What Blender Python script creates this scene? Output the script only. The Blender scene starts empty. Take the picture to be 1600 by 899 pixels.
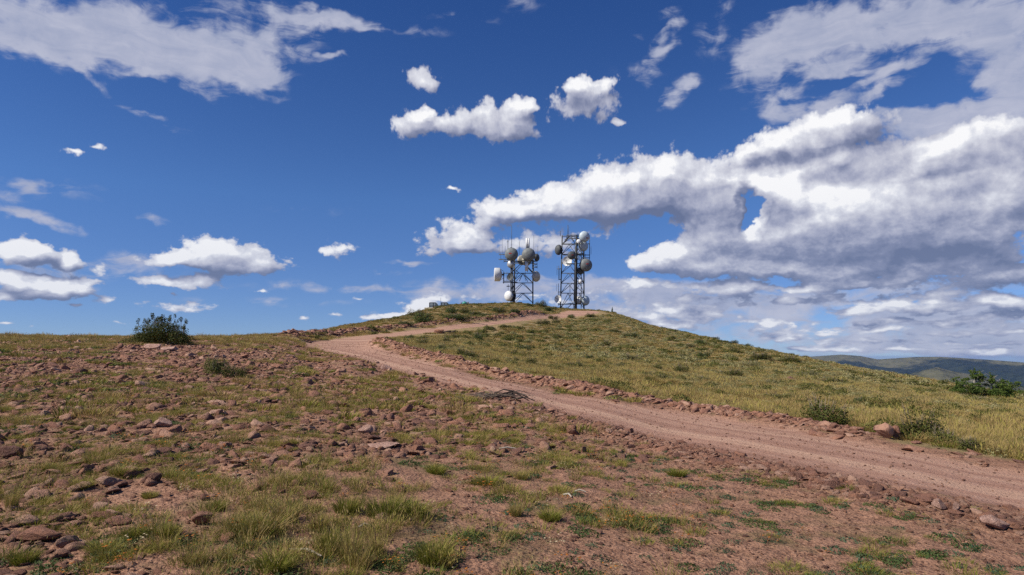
import bpy, bmesh, math, random
import numpy as np
from mathutils import Vector, Matrix, Euler, noise as mnoise

# ------------------------------------------------------------------ camera, sky, sun, exposure
SC = bpy.context.scene
F = 1066.0; HORIZON = 560.0; CAM_H = 1.7          # focal length and horizon row in the 1600 px wide frame
PITCH = math.atan((HORIZON - 449.5) / F)
cam_data = bpy.data.cameras.new('camera'); cam = bpy.data.objects.new('camera', cam_data)
SC.collection.objects.link(cam); SC.camera = cam
cam_data.sensor_width = 36.0; cam_data.lens = 36.0 * F / 1600.0
cam_data.clip_start = 0.1; cam_data.clip_end = 120000
cam.location = (0, 0, CAM_H); cam.rotation_euler = (math.pi / 2 + PITCH, 0, 0)

SUN_AZ = -111.0; SUN_EL = 43.0                      # degrees, azimuth clockwise from +Y
vs = SC.view_settings; vs.view_transform = 'Standard'; vs.look = 'None'; vs.exposure = 0.30; vs.gamma = 1.0
vs.use_curve_mapping = False
SC.cycles.use_denoising = False
SC.cycles.max_bounces = 6; SC.cycles.diffuse_bounces = 2; SC.cycles.glossy_bounces = 2
SC.cycles.transparent_max_bounces = 8; SC.cycles.volume_bounces = 0

sd = bpy.data.lights.new('sun', 'SUN'); sun = bpy.data.objects.new('sun', sd); SC.collection.objects.link(sun)
sd.energy = 5.0; sd.angle = math.radians(0.55); sd.color = (1.0, 0.925, 0.79)
_e, _a = math.radians(SUN_EL), math.radians(SUN_AZ)
SUN_DIR = Vector((math.sin(_a) * math.cos(_e), math.cos(_a) * math.cos(_e), math.sin(_e)))
sun.rotation_euler = SUN_DIR.to_track_quat('Z', 'Y').to_euler(); sun.location = (-60, 20, 80)

def ray(px, py):
    """photo pixel -> world direction (not normalised)"""
    u = px - 800.0; v = 449.5 - py
    return np.array([u, F * math.cos(PITCH) - v * math.sin(PITCH), F * math.sin(PITCH) + v * math.cos(PITCH)])
def azel(px, py):
    d = ray(px, py); d = d / np.linalg.norm(d)
    return math.atan2(d[0], d[1]), math.asin(d[2])

class NT:
    """tiny node-tree helper"""
    def __init__(s, tree): s.t = tree; s.n = tree.nodes; s.l = tree.links
    def new(s, kind, **kw):
        n = s.n.new(kind)
        for k, v in kw.items(): setattr(n, k, v)
        return n
    def put(s, sock, v):
        if isinstance(v, bpy.types.NodeSocket): s.l.new(v, sock)
        elif v is not None: sock.default_value = v
    def math(s, op, a, b=None, c=None, clamp=False):
        n = s.new('ShaderNodeMath', operation=op, use_clamp=clamp)
        for i, v in enumerate((a, b, c)):
            if v is not None: s.put(n.inputs[i], v)
        return n.outputs[0]
    def vmath(s, op, a, b=None, c=None, out=0):
        n = s.new('ShaderNodeVectorMath', operation=op)
        for i, v in enumerate((a, b, c)):
            if v is not None: s.put(n.inputs[i], v)
        return n.outputs[out]
    def noise(s, vec, scale, detail=4, rough=0.5, dist=0.0, dim='3D', w=None, lac=2.0):
        n = s.new('ShaderNodeTexNoise', noise_dimensions=dim)
        if vec is not None: s.put(n.inputs['Vector'], vec)
        s.put(n.inputs['Scale'], scale); s.put(n.inputs['Detail'], detail); s.put(n.inputs['Roughness'], rough)
        s.put(n.inputs['Lacunarity'], lac); s.put(n.inputs['Distortion'], dist)
        return n
    def voro(s, vec, scale, feature='F1', detail=0.0, rough=0.5, dim='3D', rnd=1.0):
        n = s.new('ShaderNodeTexVoronoi', voronoi_dimensions=dim, feature=feature)
        s.put(n.inputs['Vector'], vec); s.put(n.inputs['Scale'], scale)
        if 'Detail' in n.inputs: s.put(n.inputs['Detail'], detail); s.put(n.inputs['Roughness'], rough)
        s.put(n.inputs['Randomness'], rnd)
        return n
    def mix(s, fac, a, b, mode='MIX'):
        n = s.new('ShaderNodeMix', data_type='RGBA', blend_type=mode)
        s.put(n.inputs[0], fac); s.put(n.inputs[6], a); s.put(n.inputs[7], b)
        return n.outputs[2]
    def ramp(s, fac, stops, interp='LINEAR'):
        n = s.new('ShaderNodeValToRGB'); cr = n.color_ramp; cr.interpolation = interp
        while len(cr.elements) < len(stops): cr.elements.new(0.5)
        for e, (p, c) in zip(cr.elements, stops):
            e.position = p; e.color = c if len(c) == 4 else (*c, 1)
        s.put(n.inputs[0], fac); return n.outputs[0]
    def smooth(s, x, lo, hi, a=0.0, b=1.0):
        n = s.new('ShaderNodeMapRange', interpolation_type='SMOOTHSTEP')
        for i, v in enumerate((x, lo, hi, a, b)): s.put(n.inputs[i], v)
        return n.outputs[0]
    def sep(s, v): return s.new('ShaderNodeSeparateXYZ'), v

def srgb(r, g, b):
    f = lambda c: (c / 255 / 12.92) if c / 255 <= .04045 else ((c / 255 + .055) / 1.055) ** 2.4
    return (f(r), f(g), f(b), 1)

# clouds seen in the sky: (px, py, rx, ry, tilt deg, cumulus, dark, wisp); centre and radii as they look in the photograph,
# turned below into azimuth / elevation so that the sky is a true function of direction
CL = []
def cu(x, y, rx, ry, w=1.0, rot=0, dark=0.0): CL.append((x, y, rx * 1.5, ry * 1.5, rot, w, dark, 0.0))
def dk(x, y, rx, ry, w=0.6, rot=0): CL.append((x, y, rx * 1.5, ry * 1.5, rot, 0.0, w, 0.0))
def wi(x, y, rx, ry, w=1.0, rot=0): CL.append((x, y, rx * 1.5, ry * 1.5, rot, 0.0, 0.0, w))
# bank above the towers
for a in [(790,330,45,20),(850,318,55,28),(915,302,60,34),(985,280,60,40),(1050,272,55,36),(1000,312,110,32),(890,332,110,16),(1085,300,50,46)]: cu(*a)
for a in [(700,372,42,26),(745,365,34,24),(740,385,60,12),(850,382,50,24,.8),(935,362,40,10,.6)]: cu(*a)
for a in [(1000,338,110,10,.5),(880,345,90,8,.4),(760,395,60,7,.4),(850,396,45,8,.5),(1060,330,60,20,.3)]: dk(*a)
# middle pair and the small one above
for a in [(632,186,32,22),(680,192,46,20,1,8),(735,180,44,20),(800,182,42,28),(795,206,44,20),(822,166,22,10,.8),(655,163,14,8,.7)]: cu(*a)
for a in [(915,156,46,28),(890,136,28,10,.7),(945,129,24,9,.8,-10),(966,188,14,6,.8),(660,120,22,18,.9),(670,135,14,14,.7)]: cu(*a)
dk(790,192,45,12,.25); dk(640,190,26,14,.25); dk(910,170,30,12,.15)
# left horizon
for a in [(36,396,34,22),(95,412,22,16,.9),(80,438,70,9,.9),(20,440,40,12,.9),(78,452,66,14),(40,462,50,8,.8),
          (250,405,36,12),(298,394,34,20),(370,392,38,22),(335,398,30,22),(412,408,26,15),(325,416,100,12),(285,441,70,10),
          (290,478,50,7),(172,470,20,7),(115,477,12,4),(140,221,18,8,.8),(114,243,20,7,.8,8),(532,386,28,14),(500,390,16,6,.6),
          (405,455,11,4,.8),(516,492,14,4,.9),(600,494,30,7,.8),(570,496,16,5,.8),(648,486,30,14,.9),(672,478,24,16,.8),(704,304,16,5,.8),(445,448,8,3,.5),(268,458,6,3,.7)]: cu(*a)
for a in [(330,424,90,7,.5),(70,420,60,14,.3),(90,468,60,6,.3),(10,455,40,8,.45)]: dk(*a)
for a in [(58,293,36,9,.7,14),(40,333,48,11,.8,5),(85,345,40,8,.7,12),(240,350,30,10,.45,10),(232,183,52,6,.6,14),(170,412,110,20,.55),
          (640,411,32,5,.6,4),(620,428,40,6,.4),(560,455,110,7,.25),(330,300,60,30,.0),(820,10,40,15,.3)]: wi(*a)
# veil behind the towers and low on the right
for a in [(760,456,110,18,.75),(880,445,110,16,.6),(700,470,70,12,.5),(1000,470,120,26,.95),(1120,478,120,30,.85),(1240,500,90,30,.4),(1010,450,90,12,.6),(1450,520,200,44,.75),(1560,520,140,50,.6),(1330,540,160,14,.35),(1180,520,120,14,.45)]: wi(*a)
for a in [(1010,446,60,8,.8),(1000,440,20,8,.7),(1105,452,55,11,.8),(1180,452,50,8,.7),(1090,500,34,9,.7),(1112,492,20,9,.6),(970,480,26,18,.8),(1200,509,12,5,.9),(1236,509,11,4,.9),(1266,507,11,4,.9),
          (1300,438,55,12,1),(1345,445,40,9,.8),(1400,474,70,11,1),(1330,488,50,6,.8),(1540,498,65,10,.9),(1420,503,70,5,.8),(1370,515,60,4,.8),(1500,520,80,4,.8),(1560,535,60,4,.7),(1400,532,60,4,.7),(1460,545,90,3,.6),(1290,530,40,4,.6),(1200,533,50,4,.4),(1570,470,50,14,.7)]: cu(*a)
for a in [(1110,470,110,14,.5),(1050,485,60,10,.5),(1450,492,110,6,.5),(1500,510,90,6,.5),(1540,450,90,16,.7),(1480,535,120,10,.3)]: dk(*a)
# top left sheet
for a in [(30,35,110,42,1),(130,70,110,38,1.1),(240,80,110,36,1.1),(340,95,90,34,1.1),(400,118,60,26,.9),(250,30,90,30,.7),(170,25,60,22,.5),(430,20,90,20,.8),(420,60,70,18,.7),(500,35,60,18,.9),(565,40,32,12,.8),
          (420,80,60,16,.7),(120,115,60,7,.45,25),(290,130,90,9,.5,8),(520,92,30,5,.45,-8)]: wi(*a)
# top right streaks and sheet
for a in [(1040,55,30,10,.55,-30),(1032,85,28,18,.7,-30),(1062,150,28,16,.7,-35),(1046,22,20,14,.5),(1085,125,20,12,.5),(1000,55,20,10,.3),(1135,10,20,14,.4),
          (1195,100,50,36,1.1,-20),(1240,60,80,42,1.2),(1350,35,130,36,1.3),(1480,30,130,38,1.3),(1580,70,80,60,1.3),(1590,140,55,40,1.1),(1320,105,90,14,.8,8),(1380,118,80,10,.7,-15),(1270,125,60,10,.6,-20),
          (1300,160,70,12,.7),(1400,175,60,10,.6),(1530,195,90,22,1.1,-12),(1480,215,100,24,1.1),(1540,130,26,10,.7,-20),(1380,140,60,12,.6,-25),(1590,230,50,18,.5)]: wi(*a)
# great bank on the right
for a in [(1215,225,50,26),(1270,205,60,26),(1340,195,60,22,.9),(1300,240,80,28),(1180,245,50,16,.8),(1150,290,46,34),(1130,310,40,34),(1250,275,60,34),(1215,300,40,30),(1330,290,80,40),(1420,270,80,40),(1500,250,80,34),
          (1570,300,60,44),(1480,320,90,44),(1390,340,110,44),(1270,335,80,34),(1180,370,80,30),(1110,350,50,30),(1300,385,120,34),(1430,385,130,38),(1560,380,80,50),(1040,405,42,20),(1090,418,60,16),(1170,422,90,12),(1010,412,22,14),(1250,420,100,12),(1400,425,150,16),(1560,430,70,18)]: cu(*a)
for a in [(1240,245,70,12,.55,-6),(1320,262,60,10,.6,-12),(1360,215,50,14,.35),(1450,215,60,12,.3),(1540,45,34,14,.5),(1460,270,50,7,.5),(1410,225,60,30,.2),(1200,340,70,16,.35),(1140,385,90,16,.5),
          (1290,394,130,14,.75),(1430,392,130,18,.85),(1540,400,90,20,.8),(1500,345,100,14,.5),(1250,370,90,18,.5),(1380,405,130,12,.7),(1100,425,60,6,.5),(1400,425,130,10,.6),(1560,420,80,16,.6)]: dk(*a)
for a in [(1160,328,13,26,-1.6)]: cu(*a)
for a in [(1110,388,80,24,.9),(1190,398,90,22,.9),(1055,388,34,14,.7),(1350,375,140,40,.6),(1520,240,80,40,.8),(1590,250,50,50,.7),(1560,200,60,20,.5),(1450,225,60,26,.6),(40,400,30,24,.7),(12,395,20,20,.5),(102,408,24,14,.6),(145,420,30,10,.5),(1300,180,60,14,.4)]: cu(*a)
for a in [(1560,215,90,34,1.1),(1480,185,90,22,.9),(1400,195,110,20,.8),(1250,180,60,16,.6),(1210,160,40,20,.5),(1590,180,60,30,.9),(650,50,60,10,.3),(720,30,50,8,.3),(1000,120,40,20,.35),(1110,60,30,30,.4),(480,330,60,8,.2),(90,300,90,14,.3),(30,310,50,12,.4),(500,450,160,8,.3),(420,470,140,6,.3)]: wi(*a)
for (a, b, r) in [(470,497,9),(690,470,12),(745,446,10),(830,462,16),(1155,497,12),(1180,516,14),(1290,520,20),(1345,528,24),(1410,545,30),(1490,532,26),(1560,548,26),(1240,470,24),(1290,460,26),(1080,470,22),(1030,480,16),(1440,490,24),(1500,480,24),(1580,490,20),(1350,505,18),(1225,535,14),(560,470,10),(20,505,14),(60,510,10),(200,505,12)]: cu(a, b, r, max(3, r * .22), .75)
_q = random.Random(12)
for _ in range(34):
    r = _q.uniform(14, 46); y = _q.uniform(442, 548); cu(_q.uniform(960, 1600), y, r, max(3.2, r * _q.uniform(.17, .30) * (1.25 - (y - 442) / 160)), _q.uniform(.7, .95))
for a in [(735,196,80,30,.28),(915,160,50,26,.22),(662,124,24,18,.25),(300,402,90,22,.18),(60,412,60,30,.22),(700,375,50,22,.18)]: dk(*a)
# sunlit heads
for a in [(1040,262,36,22,-.5),(1240,285,60,26,-1.0),(1180,290,30,24,-.9),(1330,310,80,24,-1.0),(1260,315,60,22,-.9),(1480,290,60,20,-.5),(1560,290,40,20,-.4),(940,285,36,14,-.35),(860,308,40,12,-.3),(1440,300,50,20,-.35),(1570,290,40,26,-.4),(1060,398,30,9,-.4),(1400,330,50,14,-.4),(330,395,80,10,-.3),(35,392,30,14,-.3),(715,362,30,12,-.25),(1330,478,50,5,-.4)]: dk(*a)
# more of the broken cloud low on the right and left
for a in [(1450,462,60,6,.8),(1540,470,40,7,.8),(1250,452,50,6,.7),(1380,500,46,5,.8),(1310,512,40,4,.7),(1560,514,40,6,.8),(1480,508,40,5,.7),(1340,548,50,4,.6),(1530,552,60,4,.6),(1250,545,40,3,.5),(1130,528,40,4,.5),(1065,505,30,6,.5),(940,458,40,7,.5),(870,470,60,7,.4),(780,470,50,6,.4),(720,462,30,7,.4),
          (60,392,20,16,.9),(105,398,18,12,.8),(120,446,30,9,.9),(40,440,30,10,.9),(8,468,20,6,.8),(90,458,46,8,.8),(150,438,16,6,.6),(250,440,22,6,.8),(320,436,26,7,.8)]: cu(*a)
for a in [(1400,455,160,16,.8),(1480,490,160,20,.9),(1420,535,220,14,.6),(1230,470,90,16,.6),(60,440,90,26,.6)]: wi(*a)

KS = 10.0                                           # sky plane units per radian
def cloud_boxes():
    out = []
    for (x, y, rx, ry, rot, w, d, s) in CL:
        a0, e0 = azel(x, y); ax, ex = azel(x + rx, y); ay, ey = azel(x, y - ry)
        out.append((a0 * KS, e0 * KS, abs(ax - a0) * KS, abs(ey - e0) * KS, -math.radians(rot), w, d, s))
    return out
def density_group(items):
    g = bpy.data.node_groups.new('cloud_density', 'ShaderNodeTree')
    g.interface.new_socket('P', in_out='INPUT', socket_type='NodeSocketVector')
    for nm in 'CDW': g.interface.new_socket(nm, in_out='OUTPUT', socket_type='NodeSocketFloat')
    T = NT(g); gi = T.new('NodeGroupInput'); go = T.new('NodeGroupOutput')
    acc = [0.0, 0.0, 0.0]
    for (a0, e0, ra, re, rot, w, d, s) in items:
        m = T.new('ShaderNodeMapping', vector_type='TEXTURE')
        m.inputs['Location'].default_value = (a0, e0, 0)
        m.inputs['Rotation'].default_value = (0, 0, rot)
        m.inputs['Scale'].default_value = (ra, re, 1)
        T.l.new(gi.outputs[0], m.inputs['Vector'])
        gr = T.new('ShaderNodeTexGradient', gradient_type='SPHERICAL')
        T.l.new(m.outputs[0], gr.inputs[0])
        for k, v in enumerate((w, d, s)):
            if v: acc[k] = T.math('MULTIPLY_ADD', gr.outputs['Fac'], v, acc[k])
    for k in range(3): T.put(go.inputs[k], acc[k])
    return g

world = bpy.data.worlds.new('World'); SC.world = world; world.use_nodes = True
world.cycles.sampling_method = 'MANUAL'; world.cycles.sample_map_resolution = 512
W = NT(world.node_tree); W.n.clear()
tc = W.new('ShaderNodeTexCoord'); nrm = W.vmath('NORMALIZE', tc.outputs['Generated'])
sp = W.new('ShaderNodeSeparateXYZ'); W.l.new(nrm, sp.inputs[0])
AZ = W.math('ARCTAN2', sp.outputs[0], sp.outputs[1]); EL = W.math('ARCSINE', sp.outputs[2])
cmb = W.new('ShaderNodeCombineXYZ'); W.l.new(W.math('MULTIPLY', AZ, KS), cmb.inputs[0]); W.l.new(W.math('MULTIPLY', EL, KS), cmb.inputs[1])
P = cmb.outputs[0]
# noise space: flatter towards the horizon, where clouds are seen edge on
elc = W.math('MAXIMUM', EL, 0.0)
vs_ = W.math('DIVIDE', W.math('MULTIPLY', elc, KS), W.math('ADD', 0.34, elc))
cn = W.new('ShaderNodeCombineXYZ'); W.l.new(W.math('MULTIPLY', AZ, KS), cn.inputs[0]); W.l.new(vs_, cn.inputs[1])
# the same, scaled up near the horizon so far clouds carry finer detail
far = W.math('DIVIDE', 1.0, W.math('ADD', 0.42, W.math('MULTIPLY', elc, 1.6)))
NP = W.vmath('MULTIPLY', P, (1.0, 1.35, 1.0))
warp = W.noise(NP, 0.9, 3, .55, dim='2D')
wv = W.vmath('MULTIPLY', W.vmath('SUBTRACT', warp.outputs['Color'], (.5, .5, .5)), (.75, .34, 0))
warp2 = W.noise(NP, 4.5, 2, .5, dim='2D')
wv2 = W.vmath('MULTIPLY', W.vmath('SUBTRACT', warp2.outputs['Color'], (.5, .5, .5)), (.20, .13, 0))
wamp = W.smooth(EL, .0, .22, .42, 1.0)
wsum = W.new('ShaderNodeVectorMath', operation='SCALE'); W.l.new(W.vmath('ADD', wv, wv2), wsum.inputs[0]); W.l.new(wamp, wsum.inputs['Scale'])
Pw = W.vmath('ADD', P, wsum.outputs[0])
# sky itself
sky = W.new('ShaderNodeTexSky', sky_type='NISHITA'); sky.sun_disc = False
sky.sun_elevation = _e; sky.sun_rotation = _a; sky.altitude = 3000; sky.air_density = 1.0; sky.dust_density = .3; sky.ozone_density = 3.0
SKY_STR = 0.085
tint = W.ramp(W.smooth(EL, 0.0, .62), [(0, (.50, .60, .86, 1)), (.3, (.52, .74, 1.04, 1)), (1, (.31, .58, 1.02, 1))])
skyc = W.mix(1.0, sky.outputs[0], tint, 'MULTIPLY')
hzf = W.smooth(EL, 0.02, .30)
offs = W.vmath('ADD', Pw, (-.10, .17, 0)); NP1 = W.vmath('ADD', NP, (-.10, .17, 0))
edge_lo = W.math('SUBTRACT', .08, W.math('MULTIPLY', W.smooth(EL, .16, .02), .14)); edge_hi = W.math('ADD', .42, W.math('MULTIPLY', W.smooth(EL, .16, .02), .12))
fsc = W.smooth(EL, .02, .30, 1.9, 1.0)
cf = W.new('ShaderNodeCombineXYZ'); W.l.new(W.math('MULTIPLY', fsc, 1.0), cf.inputs[0]); W.l.new(W.math('MULTIPLY', fsc, 1.15), cf.inputs[1])
vint = W.new('ShaderNodeCombineXYZ'); W.l.new(W.math('MULTIPLY', AZ, KS * 1.0), vint.inputs[0]); W.l.new(W.math('MULTIPLY', W.math('LOGARITHM', W.math('ADD', W.math('MAXIMUM', EL, 0.0), .10), 2.718), 3.4), vint.inputs[1])
NPf = vint.outputs[0]; NPf1 = W.vmath('ADD', NPf, (-.10, .17, 0))
namp = W.smooth(EL, .04, .22, 1.4, 1.0)
mpc = W.vmath('ADD', NP, W.vmath('MULTIPLY', wv, (1.3, 1.3, 0)))

def sky_leaf(items):
    """one patch of sky with the clouds that reach into it"""
    hasC = any(i[5] for i in items); hasW = any(i[7] for i in items)
    c = skyc
    if hasC or hasW:
        DG = density_group(items)
        g0 = W.new('ShaderNodeGroup', node_tree=DG); W.l.new(Pw, g0.inputs[0])
    def over(base, a, col):
        n = W.new('ShaderNodeVectorMath', operation='SCALE'); W.l.new(col, n.inputs[0]); n.inputs['Scale'].default_value = .80 / SKY_STR
        return W.mix(a, base, n.outputs[0])
    if hasW:
        # wisps and sheets: streaky noise drawn out along the wind
        mp = W.new('ShaderNodeMapping'); mp.inputs['Rotation'].default_value = (0, 0, math.radians(22)); mp.inputs['Scale'].default_value = (.8, 2.6, 1)
        W.l.new(mpc, mp.inputs[0])
        st = W.noise(mp.outputs[0], 1.7, 8, .60, dim='2D', dist=.5)
        st2 = W.noise(NP, 2.2, 6, .56, dim='2D', dist=.3)
        wn = W.math('ADD', W.math('MULTIPLY', W.math('SUBTRACT', st.outputs['Fac'], .5), 1.5), W.math('MULTIPLY', W.math('SUBTRACT', st2.outputs['Fac'], .5), 1.5))
        Z0 = W.math('MINIMUM', g0.outputs[2], 1.25)
        aW = W.math('MULTIPLY', W.smooth(W.math('ADD', Z0, wn), .05, .95), W.smooth(Z0, .02, .3))
        aW = W.math('MULTIPLY', aW, .92)
        lw = W.math('ADD', W.math('MULTIPLY', W.math('SUBTRACT', st2.outputs['Fac'], st.outputs['Fac']), .35), W.math('SUBTRACT', .56, W.math('MULTIPLY', g0.outputs[1], .25)))
        colW = W.ramp(lw, [(0.0, srgb(122,136,172)), (.45, srgb(164,172,198)), (.62, srgb(186,190,210)), (1, srgb(214,218,230))])
        c = over(c, aW, colW)
    if hasC:
        g1 = W.new('ShaderNodeGroup', node_tree=DG); W.l.new(offs, g1.inputs[0])
        def nz(q, detail):
            fb = W.noise(q, 2.3, detail, .61, dim='2D', dist=.2)
            vo = W.voro(q, 4.6, 'F1', 3.0, .6, dim='2D')
            return W.math('ADD', W.math('MULTIPLY', W.math('SUBTRACT', fb.outputs['Fac'], .5), 1.15), W.math('MULTIPLY', W.math('SUBTRACT', .42, vo.outputs['Distance']), .34)), fb
        n0, fb0 = nz(NPf, 10); n1, fb1 = nz(NPf1, 6); n0 = W.math('MULTIPLY', n0, namp); n1 = W.math('MULTIPLY', n1, namp)
        C0 = W.math('MINIMUM', g0.outputs[0], 1.5); C1 = W.math('MINIMUM', g1.outputs[0], 1.5)
        D0 = W.math('ADD', C0, n0); D1 = W.math('ADD', C1, n1)
        aC = W.math('MULTIPLY', W.smooth(D0, edge_lo, edge_hi), W.smooth(C0, .02, .14))
        dif = W.math('ADD', W.math('MULTIPLY', W.math('SUBTRACT', C0, C1), .95), W.math('MULTIPLY', W.math('SUBTRACT', n0, n1), .50))
        # light on the cumulus: bright where the body thins toward the sun, grey in the bases
        lum = W.math('ADD', .535, W.math('MULTIPLY', dif, .60))
        lum = W.math('SUBTRACT', lum, W.math('MULTIPLY', W.math('MINIMUM', g0.outputs[1], 1.1), .40))
        lum = W.math('ADD', lum, W.math('MULTIPLY', W.math('SUBTRACT', fb0.outputs['Fac'], .5), .30))
        colC = W.ramp(lum, [(0.0, srgb(100,112,146)), (.28, srgb(130,138,168)), (.5, srgb(170,174,196)), (.7, srgb(200,202,216)), (.88, srgb(226,228,237)), (1, srgb(252,252,254))])
        colC2 = W.mix(W.math('SUBTRACT', .28, W.math('MULTIPLY', hzf, .28)), colC, srgb(140,160,198))
        c = over(c, aC, colC2)
    bg = W.new('ShaderNodeBackground'); bg.inputs['Strength'].default_value = SKY_STR
    W.l.new(c, bg.inputs['Color'])
    return bg.outputs[0]

MARG = .34
def sky_tree(items, box, depth=0):
    """split the sky by direction so that every ray only works out the clouds near it"""
    a0, a1, e0, e1 = box
    items = [i for i in items if i[0] + max(i[2], i[3]) + MARG > a0 and i[0] - max(i[2], i[3]) - MARG < a1 and i[1] + i[3] + MARG + abs(math.sin(i[4])) * i[2] > e0 and i[1] - i[3] - MARG - abs(math.sin(i[4])) * i[2] < e1]
    if len(items) <= 14 or depth >= 3: return sky_leaf(items)
    if (a1 - a0) > (e1 - e0) * 1.6: ax, lo, hi, sock = 0, a0, a1, SA
    else: ax, lo, hi, sock = 1, e0, e1, SE
    med = sorted(i[ax] for i in items)[len(items) // 2]
    cut = min(max(med, lo + (hi - lo) * .25), hi - (hi - lo) * .25)
    if hi - lo < .5: return sky_leaf(items)
    m = W.new('ShaderNodeMixShader')
    W.l.new(W.math('GREATER_THAN', sock, cut), m.inputs[0])
    L = (a0, cut, e0, e1) if ax == 0 else (a0, a1, e0, cut)
    R = (cut, a1, e0, e1) if ax == 0 else (a0, a1, cut, e1)
    W.l.new(sky_tree(items, L, depth + 1), m.inputs[1]); W.l.new(sky_tree(items, R, depth + 1), m.inputs[2])
    return m.outputs[0]
SA = W.math('MULTIPLY', AZ, KS); SE = W.math('MULTIPLY', EL, KS)
ITEMS = cloud_boxes()
# around the rest of the sky: loose cumulus and thin sheets of the same kind, so that it goes on in every direction
_r = random.Random(4)
for _ in range(16):
    a = _r.uniform(.85, 5.45); el = _r.uniform(.06, .8); a = a - 2 * math.pi if a > math.pi else a
    if abs(a - _a) < .3 and abs(el - _e) < .3: continue
    k = .5 + el * 1.6
    ITEMS.append((a * KS, el * KS, _r.uniform(.8, 2.2) * k, _r.uniform(.3, .6) * k, _r.uniform(-.2, .2), 1.0 if _r.random() < .6 else 0.0, 0.0, 1.0))
m = W.new('ShaderNodeMixShader'); W.l.new(W.math('GREATER_THAN', W.math('ABSOLUTE', SA), 7.6), m.inputs[0])
W.l.new(sky_tree(ITEMS, (-7.6, 7.6, -.6, 6.4)), m.inputs[1])
m2 = W.new('ShaderNodeMixShader'); W.l.new(W.math('GREATER_THAN', SA, 0.0), m2.inputs[0])
W.l.new(sky_tree(ITEMS, (-31.5, -7.6, -.2, 15.7)), m2.inputs[1]); W.l.new(sky_tree(ITEMS, (7.6, 31.5, -.2, 15.7)), m2.inputs[2])
W.l.new(m2.outputs[0], m.inputs[2])
wo = W.new('ShaderNodeOutputWorld'); W.l.new(m.outputs[0], wo.inputs['Surface'])
# ------------------------------------------------------------------ the lie of the land
def mat(name, rough=0.9):
    m = bpy.data.materials.new(name); m.use_nodes = True; T = NT(m.node_tree)
    b = T.n['Principled BSDF']; b.inputs['Roughness'].default_value = rough
    if 'Specular IOR Level' in b.inputs: b.inputs['Specular IOR Level'].default_value = 0.2
    return m, T, b
def setp(o, label=None, cat=None, group=None, kind=None):
    if label: o['label'] = label
    if cat: o['category'] = cat
    if group: o['group'] = group
    if kind: o['kind'] = kind
    return o
def link(o, parent=None):
    SC.collection.objects.link(o)
    if parent is not None: o.parent = parent
    return o
def mesh_np(name, V, Fc, smooth=False, mats=()):
    me = bpy.data.meshes.new(name); V = np.asarray(V, np.float32); Fc = np.asarray(Fc, np.int32)
    n = Fc.shape[1]
    me.vertices.add(len(V)); me.vertices.foreach_set('co', V.ravel())
    me.loops.add(Fc.size); me.loops.foreach_set('vertex_index', Fc.ravel())
    me.polygons.add(len(Fc)); me.polygons.foreach_set('loop_start', np.arange(0, Fc.size, n, dtype=np.int32))
    if smooth: me.polygons.foreach_set('use_smooth', np.ones(len(Fc), bool))
    me.update(calc_edges=True)
    for m in mats: me.materials.append(m)
    return me

def _h(ix, iy, s):
    n = (ix * 374761393 + iy * 668265263 + s * 974634777) & 0xffffffff
    n = ((n ^ (n >> 13)) * 1274126177) & 0xffffffff
    n = ((n ^ (n >> 16)) * 2246822519) & 0xffffffff
    return ((n ^ (n >> 15)) & 0xffffff) / float(0xffffff)
def vnoise(x, y, s=0):
    xf, yf = np.floor(x), np.floor(y); ix, iy = xf.astype(np.int64), yf.astype(np.int64)
    fx, fy = x - xf, y - yf; fx = fx * fx * (3 - 2 * fx); fy = fy * fy * (3 - 2 * fy)
    a = _h(ix, iy, s); b = _h(ix + 1, iy, s); c = _h(ix, iy + 1, s); d = _h(ix + 1, iy + 1, s)
    return (a + (b - a) * fx) * (1 - fy) + (c + (d - c) * fx) * fy
def fbm(x, y, oct=4, s=0, rough=.5):
    t = 0; a = 1; n = 0
    for i in range(oct):
        t = t + a * vnoise(x * 2 ** i + 17.3 * i, y * 2 ** i - 9.1 * i, s + i); n += a; a *= rough
    return t / n - .5

def pchip(x, y, xq):
    x = np.asarray(x, float); y = np.asarray(y, float); h = np.diff(x); d = np.diff(y.T).T / (h if y.ndim == 1 else h[:, None])
    m = np.zeros_like(y)
    hh = h if y.ndim == 1 else h[:, None]
    w1 = 2 * hh[1:] + hh[:-1]; w2 = hh[1:] + 2 * hh[:-1]
    with np.errstate(divide='ignore', invalid='ignore'):
        mm = (w1 + w2) / (w1 / d[:-1] + w2 / d[1:])
    mm = np.where(d[:-1] * d[1:] > 0, mm, 0); m[1:-1] = mm; m[0] = d[0]; m[-1] = d[-1]
    i = np.clip(np.searchsorted(x, xq) - 1, 0, len(x) - 2); t = np.clip((xq - x[i]) / h[i], 0, 1)
    hi = h[i]
    if y.ndim > 1: t = t[:, None]; hi = hi[:, None]
    return (y[i] * (2 * t**3 - 3 * t**2 + 1) + m[i] * hi * (t**3 - 2 * t**2 + t) + y[i + 1] * (-2 * t**3 + 3 * t**2) + m[i + 1] * hi * (t**3 - t**2))

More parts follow.
